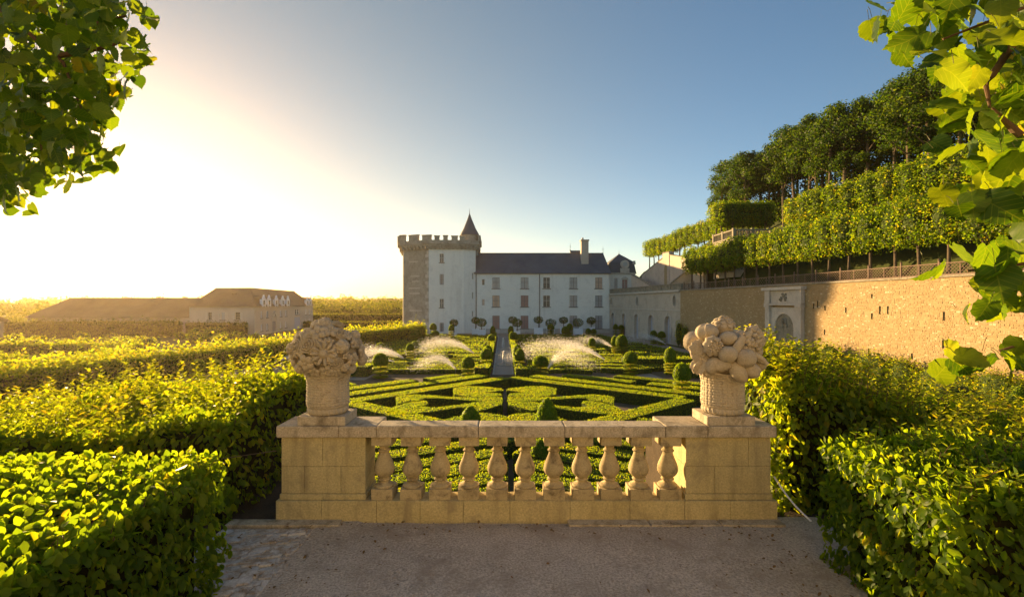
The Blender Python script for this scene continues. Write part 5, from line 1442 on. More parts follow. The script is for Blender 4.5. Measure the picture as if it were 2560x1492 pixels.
# portal with niche
pt = empty('stone_portal', (wall_x(53.1), 53.1, G), 'weathered classical stone portal with arched niche set in the rubble wall', 'portal')
Q0 = Vector((wall_x(53.1), 53.1, G)) - pt.location + NW*.0
pm = M['ashlar']
def pb(name, u0, u1, z0, z1, t0, t1, bev=.02, m=None): b = MB(); b.obox(Q0+UW*((u0+u1)/2)+UZ*((z0+z1)/2)+NW*((t0+t1)/2), UW, UZ, NW, (u1-u0)/2, (z1-z0)/2, (t1-t0)/2); return b.build(name, m or pm, pt, bevel=bev)
for sx in (-1,1):
    a, c = sorted((sx*2.15, sx*2.9)); pb('pilaster', a, c, 0, 6.55, 0, .42)
    pb('pilaster_base', a-.08, c+.08, 0, .7, 0, .52); pb('capital', a-.08, c+.08, 6.5, 6.95, 0, .52)
    a, c = sorted((sx*1.5, sx*2.15)); pb('jamb', a, c, 0, 5.2, 0, .2)
    a, c = sorted((sx*2.1, sx*2.95)); pb('frieze_block', a, c, 6.96, 8.4, 0, .44)
hw = 1.45; spf = 4.35
b = MB(); top = [(-2.14,6.5),(2.14,6.5),(2.14,spf),(hw,spf)] ; poly = [(2.14,6.5),(2.14,5.2),(1.5,5.2),(hw,spf)]+[(x,y) for x,y in arch_poly(hw,spf,18)][1:-1]+[(-hw,spf),(-1.5,5.2),(-2.14,5.2),(-2.14,6.5)]
b.slab(poly, Q0, UW, UZ, NW, .19); b.build('arch_spandrel', pm, pt)
pb('frieze', -2.1, 2.1, 6.96, 8.38, 0, .25); pb('architrave', -2.98, 2.98, 6.72, 6.95, 0, .5); pb('cornice', -3.3, 3.2, 8.4, 8.75, -.05, .62)
for k in range(6): pb('frieze_course', -2.0, 2.0, 7.1+k*.2, 7.22+k*.2, .24, .275, .005)
b = MB()
for k in range(14): b.blob(Q0+UW*random.uniform(-.5,.5)+UZ*(7.6+random.uniform(-.4,.4))+NW*.3, (.14,.12,.15), 8, 6)
b.build('carved_arms', M['mossy'], pt, smooth=True)
b = MB(); b.slab([(hw,0)]+[(x,y) for x,y in arch_poly(hw,spf,18)]+[(-hw,0)], Q0+NW*.045, UW, UZ, NW, .01); b.build('niche_back', M['mossy'], pt)
b = MB()
for k in range(10): b.blob(Q0+UW*random.uniform(-.35,.35)+UZ*(4.6+random.uniform(-.5,.6))+NW*.08, (.16,.1,.18), 8, 6)
b.build('niche_carving', M['mossy'], pt, smooth=True)

# ================================================================== railing on the wall
ral = empty('lattice_railing', (wall_x(50), 50, 4.18), 'brown wooden lattice railing along the top of the rubble wall', 'railing')
ry = 77.0; posts = []
while ry > 25: posts.append(ry); ry -= 3.1
def rp(Y, z, s=.35): return Vector((wall_x(Y, s), Y, z)) - ral.location
for Y in posts:
    b = MB(); b.obox(rp(Y, 4.75), UW, NW, UZ, .055, .055, .62); b.blob(rp(Y, 5.42), .075, 8, 6); b.build('post', M['wood'], ral)
for a, c in zip(posts[:-1], posts[1:]):
    b = MB(); b.bar(rp(a,5.10), rp(c,5.10), .08, .07); b.build('top_rail', M['wood'], ral)
    b = MB(); b.bar(rp(a,4.24), rp(c,4.24), .07, .08); b.build('bottom_rail', M['wood'], ral)
    m_ = (a+c)/2; b = MB(); b.obox(rp(m_,4.66), UW, NW, UZ, .035, .035, .42); b.build('mid_post', M['wood'], ral)
    lt = MB(); L_ = a-c; step = .27 if c < 55 else .45; hh = .80
    k = 0
    while k*step < L_+hh:
        for sgn in (1,-1):
            u0_ = k*step; p0 = (u0_, 0); p1 = (u0_-hh, hh)
            if p0[0] > L_: p0 = (L_, u0_-L_)
            if p1[0] < 0: p1 = (0, u0_)
            if p1[1] > hh: p1 = (p1[0], hh)
            if p0[1] < hh and p1[1] > p0[1]+.02:
                f0, f1 = (p0[0], p1[0]) if sgn > 0 else (L_-p0[0], L_-p1[0])
                lt.bar(rp(a-f0, 4.28+p0[1], .35+.012*sgn), rp(a-f1, 4.28+p1[1], .35+.012*sgn), .016, .03)
        k += 1
    o = lt.build('lattice', M['wood'], ral); o['kind'] = 'stuff'
# stair and gable walls between terrace and castle
M['stairwall'] = surface('sunlit_stair_wall', (.56,.45,.36), (.64,.52,.42), .5, 8, .95, .2, .02, stain=(.46,.37,.29), stain_scale=.9, fine_amt=.12)
def along_wall(name, label, s, prof, zb, t, m=M['stairwall'], coping=True):
    """wall standing s metres behind the retaining line; prof = (Y, top z)"""
    r = empty(name, (wall_x(prof[0][0], s), prof[0][0], zb), label, 'wall')
    poly = [((prof[0][0]-Y)/abs(WDIR.y), z-zb) for Y, z in prof]; poly = [(poly[0][0],0)]+poly+[(poly[-1][0],0)]
    b = MB(); b.slab(poly, (0,0,0), UW, UZ, -NW, t); b.build('wall_face', m, r)
    if coping:
        for (a, za), (c, zc) in zip(poly[1:-1], poly[2:-1]):
            b = MB(); b.bar(UW*a+UZ*(za+.06)-NW*(t/2), UW*c+UZ*(zc+.06)-NW*(t/2), t+.2, .14); b.build('coping', M['mossy'], r)
    return r
along_wall('stair_wall', 'sunlit wall of the grand stair rising to the upper terrace, with pier', 5.0, [(106,8.2),(95.2,11.0)], 3.0, .7)
along_wall('stair_wall', 'sunlit upper wall beside the stair pier below the lime trees', 5.0, [(92.4,11.3),(86,10.2),(80,10.2)], 3.0, .7)
pr = along_wall('stair_pier', 'tall stone stair pier with arched niche below the lime trees', 4.9, [(95.2,11.9),(92.4,11.9)], 3.0, .9)
b = MB(); b.slab([(.8,2.2)]+[(1.4+x,5.6+y*1.6) for x,y in arch_poly(.6,0,10)][::-1]+[(2.0,2.2)], NW*.01, UW, UZ, NW, .02); b.build('niche', M['mortar'], pr)
along_wall('ramp_wall', 'low sunlit ramp wall sloping down beside the pavilion', 2.0, [(104,8.2),(93,5.2),(88,5.2)], 3.0, .5)
g = empty('gable_wall', (wall_x(84,0), 84, 3.5), 'shaded sloping gable wall of the stair facing the rubble wall terrace', 'wall')
b = MB(); b.slab([(1.0,0),(8.5,0),(8.5,6.6),(7.4,6.6),(1.0,1.6)], (0,0,0), UX, UZ, (0,1,0), .6); b.build('wall_face', M['arcade'], g)
b = MB(); b.bar((1.0,.3,1.66),(7.4,.3,6.66),.8,.16); b.build('coping', M['mossy'], g)

# ================================================================== orange trees in boxes
def orange_tree(px, top, boxtop, boxbot, bw, cw, label):
    Y = (EYE-G)*FPX/(boxbot-CY); X = (px-CX)/FPX*Y; s = Y/FPX
    r = empty('orange_tree', (X,Y,G), label, 'tree', 'potted orange trees along the castle front')
    zb = (boxbot-boxtop)*s; w = bw*s/2; zt = EYE+(CY-top)*s-G; cr = cw*s/2
    bxm = MB(); bxm.box(-w,w,-w,w,.08,zb)
    pl = bxm.build('planter_box', M['white'], r, bevel=.02)
    for sx in (-1,1):
        for sy in (-1,1):
            p = MB(); p.box(sx*w-.05,sx*w+.05,sy*w-.05,sy*w+.05,0,zb+.1); p.blob((sx*w,sy*w,zb+.15), .07, 8, 6); p.build('corner_post', M['white'], pl)
    cz = zt - cr*.8
    tk = MB(); tk.tube([(0,0,zb-.2),(.02,.02,(zb+cz)/2),(0,0,cz)], [.09,.07,.05], 8)
    for a in (0,2.1,4.2): tk.tube([(0,0,(zb+cz)/2-.1),(.35*math.cos(a),.35*math.sin(a),cz-.1),(.7*cr*math.cos(a),.7*cr*math.sin(a),cz+.2)], [.05,.04,.02], 6)
    tk.build('trunk', M['bark'], r)
    n = 900; d = rng.normal(size=(n,3)); d /= np.linalg.norm(d,axis=1,keepdims=True)
    rad = rng.uniform(.55,1.0,n)**.4*(1+.12*wob(d[:,0]*3,d[:,1]*3+d[:,2]*2,1.3,px))
    P = d*rad[:,None]*np.array([cr,cr,cr*.78]) + np.array([0,0,cz])
    Leaves().add(P, d+jit(n,.5), .2*rng.uniform(.7,1.2,n)).build('crown', M['leaf_orange'], r, stuff=False)
OT = [(1135,797.5,832,841,15,23,'round orange tree in white box before the keep'),(1189,792,822,839,16,22,'orange tree in white box behind another where keep and wing meet'),(1204,795,824,841,19,28,'broad orange tree in white box where keep and wing meet'),
 (1282,790,822,837,15,24,'orange tree in white box behind the forked one by the canal'),(1293,796,827,839,14,27,'forked orange tree in white box by the canal head'),(1346,790,819,837,20,24,'round orange tree in the widest white box below the downpipe'),(1377,796,822,837,18,28,'spreading orange tree in white box behind the disc topiary'),
 (1409,791,818,834,15,23,'slim-stemmed orange tree in white box between two broad ones'),(1445,795,821,836,20,28,'spreading orange tree with low fork in wide white box'),(1478,792,817,833,14,24,'small orange tree in white box nearest the arcade')]
for t in OT: orange_tree(*t)
# ================================================================== hillside terraces
def hill(s, Y):
    pts = [(0.0,3.9),(5.6,4.0),(6.4,6.0),(10,11.6),(17,12.0),(23,15.0),(34,23.0),(60,29.0),(90,31.0)]
    for (a, za), (b, zb) in zip(pts, pts[1:]):
        if s <= b: z = za+(zb-za)*(s-a)/(b-a); break
    else: z = 31
    if Y > 86:      # towards the castle the terraces end behind the stair walls
        k = min(1, (Y-86)/20); z = z - 3.0*k*max(0, 1-(s-5)/14) if s > 5 else z
    if Y > 118: z = max(G, z-(Y-118)*.55)
    return z
ss = [.2,2,4,5.5,5.7,6.4,8,10,12,15,17,20,23,28,34,40,48,60,75,90]; yy_ = list(np.linspace(-12,170,70))
V = np.array([(wall_x(Y,s), Y, hill(s,Y) + .25*mnoise.noise(Vector((s*.3,Y*.3,0)))*(s > 5.6)) for Y in yy_ for s in ss]); n_ = len(ss)
F = np.array([(j*n_+i, j*n_+i+1, (j+1)*n_+i+1, (j+1)*n_+i) for j in range(len(yy_)-1) for i in range(n_-1)
              if not (yy_[j] > 82 and ss[i] < 5.6)])
o = link('hillside', mesh_np('hillside', V, F, True), M['bank']); o['kind'] = 'structure'

def cloud(n, c, r, power=.45, lump=.16, k=0., flat=0):
    d = rng.normal(size=(n,3)); d /= np.linalg.norm(d,axis=1,keepdims=True)
    rad = rng.random(n)**power
    rad *= 1 + lump*wob(d[:,0]*2.5+k, d[:,1]*2.5+d[:,2]*2, 1.4, k)
    if flat:   # box-like clipped crown
        d = np.sign(d)*np.abs(d)**(1-flat*.55)
    return d*rad[:,None]*np.array(r)+np.array(c), d
def lime_proto(v):
    r = empty('lime_tree', (0,0,0))
    tk = MB(); tk.tube([(0,0,-.2),(.04,.0,1.5),(.0,.05,3.2),(0,0,5.5)], [.15,.13,.11,.06], 8)
    for a in (0,1.6,3.1,4.7): tk.tube([(0,0,2.9),(.7*math.cos(a+v),.7*math.sin(a+v),3.8),(1.2*math.cos(a+v),1.2*math.sin(a+v),5)], [.07,.05,.02], 6)
    tk.build('trunk', M['bark'], r)
    P, N = cloud(3400, (0,0,5.1), (1.55,1.55,2.35), .33, .13, v*3.3, .6)
    core_ = MB(); core_.blob((0,0,5.1), (1.05,1.05,1.75), 14, 10); cc = core_.build('crown_inside', M['boxcore'], r)
    Leaves().add(P, N*.7+np.array([0,0,.25])+jit(3400,.55), .24*rng.uniform(.7,1.25,3400), T_QUAD).build('crown', M['leaf_lime'], r, stuff=False)
    return r
LP = [lime_proto(i) for i in range(3)]; lim_used = set()
def lime(Y, s, z, label, group, sc=(1,1,1)):
    i = random.randrange(3)
    o = copy_tree(LP[i]) if i in lim_used else LP[i]; lim_used.add(i)
    o.location = (wall_x(Y,s)+random.uniform(-.1,.1), Y+random.uniform(-.15,.15), z); o.rotation_euler = (0,0,random.uniform(0,6)); k = random.uniform(.95,1.05)
    o.scale = (sc[0]*k, sc[1]*k, sc[2]*random.uniform(.96,1.04)); tag(o, label, 'tree', group)
Y = 80.5
while Y > 22:
    lime(Y, 3.4, 4.0, 'clipped lime tree in the row directly above the lattice railing', 'limes above the railing'); Y -= 2.45
Y = 121.0
while Y > 106: lime(Y, 13, 10.9, 'clipped lime tree on the upper terrace above the stair pier', 'limes above the stair', (1.05,1.05,.92)); Y -= 2.6
Y = 103.0
while Y > 84: lime(Y, 12, 11.3, 'clipped lime tree on the upper terrace between stair and belvedere', 'limes beside the belvedere', (1.1,1.1,.90)); Y -= 2.5
for i in range(5):
    for j in range(2): 
        o = copy_tree(LP[i%3]); o.location = (35.0+i*1.75, 77.0+j*1.7, 11.6); o.scale = (.95,.95,.93); tag(o, 'clipped lime tree of the dense square block on the belvedere', 'tree', 'limes of the belvedere block')
Y = 66
while Y > 22: lime(Y, 10.6, 10.2, 'clipped lime tree in the second row up the bank below the wood', 'limes of the upper bank', (1.15,1.15,.88)); Y -= 2.4
# belvedere
bv = empty('belvedere', (37.3, 75, 8), 'small stone belvedere with balustrade jutting from the upper lime terrace', 'terrace')
b = MB(); b.box(-2.7,2.9,-3,4,-2,3.75); b.build('retaining_wall', M['arcade'], bv); b = MB(); b.box(-2.85,3.0,-3.15,4,3.76,4.0); b.build('plinth', M['mossy'], bv, bevel=.02)
b = MB(); b.box(-2.82,3.0,-3.12,-2.86,4.95,5.15); b.build('rail', M['mossy'], bv); b = MB(); b.box(-2.83,-2.57,-2.85,4,4.95,5.15); b.build('rail', M['mossy'], bv)
for (x, y) in ((-2.7,-3),(0.1,-3),(2.85,-3),(-2.7,.5),(-2.7,3.8)): b = MB(); b.box(x-.2,x+.2,y-.2,y+.2,4.0,5.3); b.build('pier', M['mossy'], bv)
for i in range(14): b = MB(); b.lathe([(.06,0),(.09,.25),(.05,.6),(.07,.95)], 8, (-2.4+i*.37,-3,4.0)); b.build('baluster', M['mossy'], bv)
for i in range(16): b = MB(); b.lathe([(.06,0),(.09,.25),(.05,.6),(.07,.95)], 8, (-2.7,-2.7+i*.4,4.0)); b.build('baluster', M['mossy'], bv)
# shrubs under the limes
# ---- wood on the hill
def forest_proto(v):
    r = empty('woodland_tree', (0,0,0)); h = 17.5; lean = random.uniform(-.6,.6)
    tk = MB(); tk.tube([(0,0,-.5),(.1,0,3),(.25+lean*.3,.1,8),(.2+lean,.0,13),(lean,0,16.5)], [.30,.25,.20,.13,.05], 8)
    for k in range(7):
        a = k*2.4+v; z = 6.5+k*1.25; L = 3.2-.22*k
        tk.tube([(.2,.05,z),(.2+L*.5*math.cos(a),L*.5*math.sin(a),z+1.0),(.2+L*math.cos(a),L*math.sin(a),z+1.9)], [.10,.07,.02], 6)
    tk.build('trunk', M['bark'], r)
    lv = Leaves()
    for k in range(17):
        a = k*2.4+v*1.7; t = k/16; z = 8.2+8.2*t + random.uniform(-.8,.8); rr = (2.9*math.sin(PI*(.18+.75*t)))*random.uniform(.55,1.05)
        c = (rr*math.cos(a)+lean*t, rr*math.sin(a), z); R_ = random.uniform(1.1,1.9)
        P, N = cloud(330, c, (R_,R_,R_*.78), .42, .25, k+v)
        lv.add(P, N+np.array([0,0,.3])+jit(330,.6), .36*rng.uniform(.6,1.3,330))
    P = np.column_stack([.28*np.cos(rng.uniform(0,6.3,220)), .28*np.sin(rng.uniform(0,6.3,220)), rng.uniform(0,8,220)**1.0]); lv.add(P, P*np.array([1,1,0])+jit(220,.3), .28)
    lv.build('crown', M['leaf_forest'], r, stuff=False)
    return r
FP = [forest_proto(i) for i in range(4)]; fu = set()
def wood(Y, s, sc, label, dz=0):
    i = random.randrange(4); o = copy_tree(FP[i]) if i in fu else FP[i]; fu.add(i)
    o.location = (wall_x(Y,s), Y, hill(s,Y)-.3+dz); o.rotation_euler = (0,0,random.uniform(0,6)); o.scale = (sc*random.uniform(.95,1.15), sc*random.uniform(.95,1.15), sc)
    tag(o, label, 'tree', 'trees of the hillside wood')
wood(109, 25, 1.02, 'outermost broad tree at the castle end of the hillside wood', 0)
wood(105, 22, .80, 'lower tree leaning out at the castle end of the hillside wood', 0)
Y = 103
while Y > 24:
    wood(Y, 24+random.uniform(-1.5,1.5), random.uniform(.95,1.08), 'dark tall tree with bare ivy-clad trunk along the front edge of the hillside wood'); Y -= random.uniform(2.8,4.0)
Y = 108
while Y > 24:
    wood(Y, 29+random.uniform(-1.5,1.5), random.uniform(.78,.92), 'dark tree crown rising behind the front edge of the hillside wood', 0); Y -= random.uniform(2.8,3.8)
Y = 100
while Y > 26:
    wood(Y, 38+random.uniform(-2,2), random.uniform(.55,.68), 'dark tree crown deepest in the hillside wood', 0); Y -= random.uniform(3,4.5)
# low shrubs at the foot of the wood and dark understorey behind the trunks
lv = Leaves()
for k in range(75):
    Yq = random.uniform(24,106); s = random.uniform(27,36); P, N = cloud(260, (wall_x(Yq,s), Yq, hill(s,Yq)+2.2), (2.6,2.6,3.4), .4, .25, k); lv.add(P, N+jit(260,.5), .55)
for k in range(60):
    Yq = random.uniform(26,108); s = random.uniform(18,22); c = (wall_x(Yq,s), Yq, hill(s,Yq)+.4); P, N = cloud(130, c, (1.2,1.5,.9), .4, .2, k); lv.add(P, N+jit(130,.5), .3)
tag(lv.build('undergrowth', M['leaf_forest']), 'low tangled undergrowth at the foot of the hillside wood', 'undergrowth')

# ================================================================== shrubs trained on the rubble wall
def shrub(name, x, y, z, rx, ry, h, n, size, m, label, group=None, cat='shrub', lump=.25, up=0, core=True):
    r = empty(name, (x,y,z), label, cat, group)
    st = MB()
    for a in (0,2.1,4.2): st.tube([(0,0,-.1),(.3*rx*math.cos(a),.3*ry*math.sin(a),h*.35),(.5*rx*math.cos(a),.5*ry*math.sin(a),h*.7)], [.05,.035,.012], 5)
    st.build('stems', M['bark'], r)
    if core: c = MB(); c.blob((0,0,h*.46), (rx*.72,ry*.72,h*.42), 14, 9); c.build('inside', M['boxcore'], r)
    P, N = cloud(n, (0,0,h*.52), (rx,ry,h*.5), .35, lump, x+y)
    if up: P[:,2] += np.abs(rng.normal(scale=up, size=n))*(P[:,2] > h*.75)
    Leaves().add(P, N+np.array([0,0,.3])+jit(n,.6), size*rng.uniform(.7,1.3,n)).build('foliage', m, r)
    return r
for px, w, h in ((1985,2.0,2.0),(2075,1.8,3.0),(2185,2.4,2.6),(2260,1.6,2.3),(2345,2.2,2.2),(2420,1.5,1.9),(2490,2.0,2.3),(2555,1.6,2.0)):
    Yq = wall_y(px, -1.0); shrub('wall_shrub', wall_x(Yq,-1.0), Yq, G, .9, w, h+.3, 2600, .14, M['leaf_mid'], 'golden-leaved shrub trained at the foot of the rubble wall', 'shrubs along the rubble wall', up=.1)
for px, hh in ((1697,4.3),(1712,3.6)):
    Yq = wall_y(px,-.5); shrub('wall_climber', wall_x(Yq,-.5), Yq, G, .5, 1.1, hh, 1100, .16, M['leaf_mid'], 'green climber on the wall end beside the last arch, %s' % ('taller' if hh > 4 else 'shorter'))
Yq = wall_y(1895,-.8); shrub('wall_climber', wall_x(Yq,-.8), Yq, G, .7, 1.6, 3.9, 1400, .15, M['leaf_mid'], 'green climber growing beside the stone portal')
# garden shrubs between terrace and wall, below the trimmed hedge line
for (x, y, h, w) in ((12,13,2.4,2.2),(16,15,2.5,2.4),(20,17,2.6,2.6),(24,20,2.6,2.5),(28,23,2.6,2.5),(22,27,2.2,2.0),(27,29,2.4,2.2),(18,23,2.2,2.0)):
    shrub('garden_shrub', x, y, G, w, w*.9, h, 2000, .13, M['leaf_mid'], 'dense leafy garden shrub between the terrace hedge and the rubble wall', 'shrubs below the terrace', up=.15)

# ================================================================== long vine hedges of the kitchen garden
def row_hedge(name, label, line, w, h, dens, size, m, z0=G, group=None, spike=.25, cat='hedge', ragged=.12):
    cx, cy = line[0]; r = empty(name, (cx,cy,z0), label, cat, group)
    L = [(p[0]-cx,p[1]-cy) for p in line]; fpn = strip(L, w)
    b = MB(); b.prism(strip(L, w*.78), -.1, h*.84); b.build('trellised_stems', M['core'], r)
    lv = Leaves()
    Q = sample_tris(fpn, dens); k = len(Q)
    tz = h + ragged*wob(Q[:,0]*2,Q[:,1]*2,1,cx)*2 + np.abs(rng.normal(scale=spike,size=k))*(rng.random(k) < .35) - np.abs(rng.normal(scale=.12,size=k))
    lv.add(np.column_stack([Q,tz]), np.array([0,0,.7])+jit(k,.8), size*rng.uniform(.7,1.3,k), r=rng.random(k)*.7+.3)
    for i in range(len(fpn)):
        p, q = np.array(fpn[i]), np.array(fpn[(i+1)%len(fpn)]); d = q-p; ln = np.linalg.norm(d)
        if ln < .05: continue
        nv = np.array([d[1],-d[0]])/ln; mid = (p+q)/2
        k = int(ln*h*dens*.75); t = rng.random(k)[:,None]; zz = h*rng.random(k)**.8
        cen = np.mean(np.array(fpn),0)
        P = np.column_stack([p+d*t + rng.normal(scale=.1,size=(k,2)), zz])
        lv.add(P, np.column_stack([np.tile(nv,(k,1)), np.full(k,.3)])+jit(k,.6), size*rng.uniform(.7,1.3,k), r=rng.random(k)*.75)
    lv.build('foliage', m, r)
    return r
row_hedge('vine_hedge', 'long ragged vine hedge with sunlit top bordering the kitchen garden', [(-38.5,22),(-35.2,33),(-31,45),(-26.3,59),(-24.3,70)], 2.6, 2.3, 95, .27, M['leaf_mid'], spike=.5, ragged=.2)
row_hedge('vine_hedge', 'shorter sunlit vine hedge reaching the foot of the keep', [(-24.0,74),(-22.6,80),(-17.6,95),(-17,99)], 2.2, 2.3, 70, .32, M['leaf_mid'], spike=.55, ragged=.2)
row_hedge('vine_row', 'sunlit vine row across the kitchen garden before the round bushes', [(-80,66),(-49.5,65)], 1.8, 1.4, 60, .34, M['leaf_mid'], spike=.45)
row_hedge('vine_row', 'sunlit vine row running along the low stone kerb, longer part', [(-45.2,44.5),(-44.2,57.5)], 1.4, 1.3, 80, .3, M['leaf_mid'], spike=.45)
row_hedge('vine_row', 'sunlit vine row along the low stone kerb, part beside the gap', [(-46.5,33),(-45.4,43)], 1.5, 1.3, 80, .3, M['leaf_mid'], spike=.45)
row_hedge('vine_row', 'loose vine row behind the kerb vines', [(-54,40),(-52,52)], 1.5, 1.4, 80, .22, M['leaf_mid'], spike=.3)
kb = empty('garden_kerb', (-42.6,30,G), 'low pale stone kerb beside the vine rows of the kitchen garden', 'kerb')
for i in range(15): b = MB(); b.box(-.15+i*.02,.25+i*.02,i*2.0+.02,i*2.0+1.98,-.1,.85+random.uniform(-.02,.02)); b.build('kerb_stone', M['ashlar'], kb, bevel=.03)
for px, py0, py1, w, lab in ((302,839,858,63,'flat round clipped bush behind the vine row, widest of three'),(206,843,861,50,'flat round clipped bush behind the vine row beside the widest one'),(163,846,861,36,'small flat clipped bush squeezed between two wider ones'),(78,845,864,66,'flat broad clipped bush near the low outbuilding'),(244,866,884,32,'shaded dome bush standing among the vine rows')):
    Yq = (EYE-G-.2)*FPX/(py1+14-CY); X = (px-CX)/FPX*Yq; hz = EYE+(CY-py0)/FPX*Yq-G
    shrub('clipped_bush', X, Yq, G, w/FPX*Yq/2, w/FPX*Yq/2, hz, 900, .25, M['leaf_mid'], lab, lump=.06)
for i in range(26):
    X = random.uniform(-82,-40); Yq = random.uniform(72,96)
    if X > -44 and Yq > 90: continue
    shrub('kitchen_garden_bush', X, Yq, G, random.uniform(.8,1.6), random.uniform(.8,1.6), random.uniform(1.2,2.4), 380, .3, M['leaf_mid'], 'small fruit bush in the shaded kitchen garden before the farm', 'kitchen garden bushes')
row_hedge('espalier_hedge', 'tall dark espalier hedge along the barn front', [(-108,98),(-66.5,98.5)], 2.0, 3.1, 40, .35, M['leaf_far'], spike=.4)
row_hedge('espalier_hedge', 'dark espalier hedge against the farmhouse gable wall', [(-65.5,99.5),(-53.6,100.2)], 1.2, 2.8, 40, .32, M['leaf_far'], spike=.3)
row_hedge('avenue_hedge', 'long clipped avenue hedge with bright rim, farther of two', [(-66,152),(-30,152)], 4, 3.3, 14, .6, M['leaf_far'], spike=.15)
row_hedge('avenue_hedge', 'long clipped avenue hedge with bright rim, nearer of two', [(-62,136),(-28,136)], 3, 1.6, 16, .5, M['leaf_far'], spike=.15)

# ================================================================== farm
farm = empty('farmhouse', (-53,102,G), 'pale farmhouse with hipped tile roof, white dormers and blue double door', 'farmhouse')
fo = farm.location
E0 = Vector((-52.9,102,G))-fo; EU = Vector((-.1,1,0)).normalized(); EN = Vector((EU.y,-EU.x,0)); EL = 42.2; EH = 1.25-G
def eu(px): Yq = -42.7/((px-CX)/FPX+.1); return (Yq-102)/EU.y, Yq
ops, info = [], []
def eop(pa, pb_, z0, z1, kind): a, b_ = eu(pa)[0], eu(pb_)[0]; ops.append((min(a,b_),max(a,b_),z0-G,z1-G)); info.append(kind)
for p in (654,668,702,715,765,774):
    eop(p-2.0,p+2.0,-1.25,.25,'w'); eop(p-2.0,p+2.0,-4.1,-2.6,'w')
eop(684,688.6,-1.0,.25,'w'); eop(738,748,-1.0,.4,'w'); eop(681,691,G+.02,-2.2,'d'); eop(736,752,G+.02,-1.7,'b')
b = MB(); wall_panel(b, E0, EU, UZ, EN, EL, EH, ops, .3); b.build('wall', M['farmwall'], farm)
for op, k in zip(ops, info):
    if k == 'w': window(farm, E0, EU, UZ, EN, op, 'pane_dark', (1,0), (0,2), 'white', sill=True)
    else:
        d = MB(); d.slab([(op[0],op[2]),(op[1],op[2]),(op[1],op[3]),(op[0],op[3])], E0-EN*.25, EU, UZ, EN, .08); d.build('door', M['door_grey' if k == 'd' else 'door_blue'], farm)
ac = (ops[-2][0]+ops[-2][1])/2; b = MB(); po = [(ac+x,2.7+y*1.5) for x,y in arch_poly(1.5,0,12)]; pi_ = [(ac+x,2.7+y*1.5) for x,y in arch_poly(1.15,0,12)]
for (a, b_), (c, d_) in zip(zip(po,po[1:]), zip(pi_,pi_[1:])): b.slab([a,b_,d_,c], E0, EU, UZ, EN, .15)
b.build('door_arch', M['ashlar'], farm)
for k in range(10): 
    for uu in (.35, EL-.35): b = MB(); b.obox(E0+EU*uu+UZ*(.3+k*.6)+EN*.02, EU, UZ, EN, .35 if k%2 else .25, .27, .03); b.build('quoin', M['ashlar'], farm)
S0 = Vector((-66.7,102,G))-fo; SL = 13.8
ops = [((p0-473)/163*SL, (p1-473)/163*SL, -1.5-G, .15-G) for p0, p1 in ((520,529),(552,562),(588,600))]
b = MB(); wall_panel(b, S0, UX, UZ, NY, SL, EH, ops, .3); b.build('wall', M['farmwall'], farm)
for op, pn in zip(ops, ('pane_dark','pane_pale','pane_dark')):
    w = window(farm, S0, UX, UZ, NY, op, pn, (0,0), (1,2), 'ashlar')
    for k in range(5):
        for sx in (-1,1): q = MB(); uu = op[0]-.3 if sx < 0 else op[1]+.3; q.obox(S0+UX*uu+UZ*(op[2]+(k+.5)*.33)+NY*.02, UX, UZ, NY, .32 if k%2 else .2, .15, .03); q.build('jamb_stone', M['ashlar'], w)
b = MB(); EB = E0+EU*EL; WB = EB-Vector((12.5,0,0)); 
b.add([S0, S0+Vector((0,11,0)), S0+Vector((0,11,EH)), S0+Vector((0,0,EH))], [(0,1,2,3)]); b.add([EB, WB, WB+Vector((0,0,EH)), EB+Vector((0,0,EH))], [(0,1,2,3)]); b.add([S0+Vector((1.5,11,0)), WB, WB+Vector((0,0,EH)), S0+Vector((1.5,11,EH))], [(0,1,2,3)]); b.build('rear_wall', M['farmwall'], farm)
RH = 5.35-G-.0; ez = EH+.02
A = S0+Vector((-.4,-.5,ez)); Bp = E0+Vector((.5,-.5,ez)); C_ = EB+Vector((.5,.4,ez)); D_ = WB+Vector((-.4,.4,ez)); R1 = Vector((-64.5,107.5,5.3))-fo; R2 = Vector((-56.6,107.5,5.35))-fo; R3 = Vector((-60.0,138,5.3))-fo
N_ = S0+Vector((-.4,11.5,ez)); I_ = Vector((-62.8,113,ez+G))-fo; I_.z = ez
b = MB(); b.add([A,Bp,C_,D_,R1,R2,R3,N_,I_], [(0,1,5,4),(1,2,6,5),(2,3,6),(3,8,5,6),(8,7,4,5),(7,0,4)]); fr_ = b.build('roof', M['farmroof'], farm)
b = MB(); b.bar(R1+UZ*.06,R2+UZ*.06,.3,.2); b.bar(R2+UZ*.06,R3+UZ*.06,.3,.2); b.build('ridge', M['farmwall'], fr_)
b = MB(); b.box(-6.6,-5.6,3.4,4.4,ez+.3,ez+3.0); b.build('chimney', M['farmroof'], fr_)
